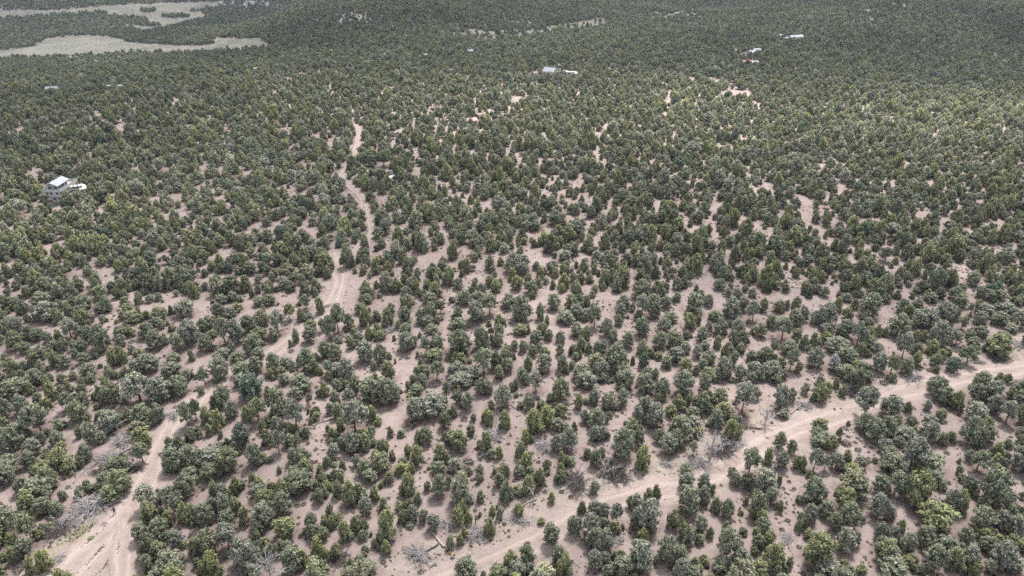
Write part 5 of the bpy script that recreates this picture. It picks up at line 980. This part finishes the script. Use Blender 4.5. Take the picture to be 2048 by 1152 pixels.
cottage('cabin', 1732, 28, 4.5, 3.6, 3.8, R(0), M_wh, M_wh, 'white square cabin high on the far right slope', 'cabin', .1, 1)
cottage('shed', 1748, 25, 4.6, 2.8, 2.6, R(-4), M_wh, M_wh, 'low white shed right of the square hillside cabin', 'shed', .15, 1)
cottage('trailer', 232, 180, 8.5, 3.2, 2.8, R(4), M_wh, M_wh, 'white trailer roof showing among trees, upper left', 'trailer', .1, 2)
cottage('cabin', 107, 184, 6.5, 4.0, 2.6, R(8), M_wh2, M_rg, 'grey-roofed cabin hidden in trees, upper left', 'cabin', .2, 1)
cottage('shed', 142, 121, 4.2, 3.4, 3.6, R(15), M_wh, M_wh, 'white hut just below the pale meadow, upper left', 'shed', .2, 1)
cottage('shed', 515, 145, 3.6, 2.8, 3.0, R(10), M_wh, M_wh, 'tiny white hut left of the far sandy track', 'shed', .2, 1)
plant_wood()
# ------------------------------------------------------------------ thin summer haze
hb = MB(); hb.box((0, 0, 0), (14400, 14400, 370)); M_hz = bpy.data.materials.new('haze'); M_hz.use_nodes = True; t = M_hz.node_tree; t.nodes.clear()
vo_ = t.nodes.new('ShaderNodeVolumePrincipled'); vo_.inputs['Color'].default_value = (.66, .82, 1.0, 1); vo_.inputs['Density'].default_value = HAZE; vo_.inputs['Anisotropy'].default_value = .0; om = t.nodes.new('ShaderNodeOutputMaterial'); t.links.new(vo_.outputs[0], om.inputs['Volume'])
if HAZE > 0:
    hz_o = obj('haze', hb.mesh('haze', (M_hz,)), None, (0, 0, 65)); tag(hz_o, 'thin bluish haze over the whole wood', kind='stuff')
# ------------------------------------------------------------------ broken cloud
M_cl = bpy.data.materials.new('cloud'); M_cl.use_nodes = True; t = M_cl.node_tree; t.nodes.clear()
df_ = t.nodes.new('ShaderNodeBsdfDiffuse'); df_.inputs['Color'].default_value = (.9, .9, .9, 1); tr_ = t.nodes.new('ShaderNodeBsdfTranslucent'); tr_.inputs['Color'].default_value = (.9, .9, .9, 1)
mx_ = t.nodes.new('ShaderNodeMixShader'); mx_.inputs[0].default_value = .5; om = t.nodes.new('ShaderNodeOutputMaterial')
t.links.new(df_.outputs[0], mx_.inputs[1]); t.links.new(tr_.outputs[0], mx_.inputs[2]); t.links.new(mx_.outputs[0], om.inputs['Surface'])
def cloud_layer():
    """a layer of small cloud puffs 520 m up, thick over the far hills and thin where the photograph shows sun on the wood"""
    h = 520.0; g = 42.0; xs, ys = np.meshgrid(np.arange(-1700, 1700, g), np.arange(-1100, 2700, g)); x = xs.ravel() + rng.uniform(-.3, .3, xs.size) * g; y = ys.ravel() + rng.uniform(-.3, .3, xs.size) * g
    gx = x - h * sdir.x / sdir.z; gy = y - h * sdir.y / sdir.z
    d = np.hypot(gx, gy); p = np.interp(d, [0, 260, 480, 640], [.54, .54, .62, .80])
    hole = np.exp(-((gy - 385 + .10 * gx) / 62) ** 4) * sst(-150, 0, gx) * sst(620, 260, gx); p = p * (1 - hole)
    p = p * (1 + .25 * (vnoise(gx, gy, 200, 91) - .5)); k = p > .05; x, y, p = x[k], y[k], p[k]; n = len(x)
    r = g * np.sqrt(np.clip(p, .05, .9) / math.pi) * 1.12 * rng.uniform(.85, 1.15, n)
    b_, f_ = ico(); V = b_[None] * np.stack([r, r * rng.uniform(.85, 1.2, n), r * .38], 1)[:, None, :] * (1 + .14 * rng.normal(size=(n, len(b_), 1))) + np.stack([x, y, h + rng.uniform(-10, 10, n)], 1)[:, None, :]
    F = (np.array(f_)[None] + (np.arange(n) * len(b_))[:, None, None]).reshape(-1, 3)
    return tag(obj('cloud_layer', new_mesh('cloud_layer', V.reshape(-1, 3), F, (M_cl,), smooth=True)), 'broken layer of small white clouds above the wood', kind='stuff')
cloud_layer()
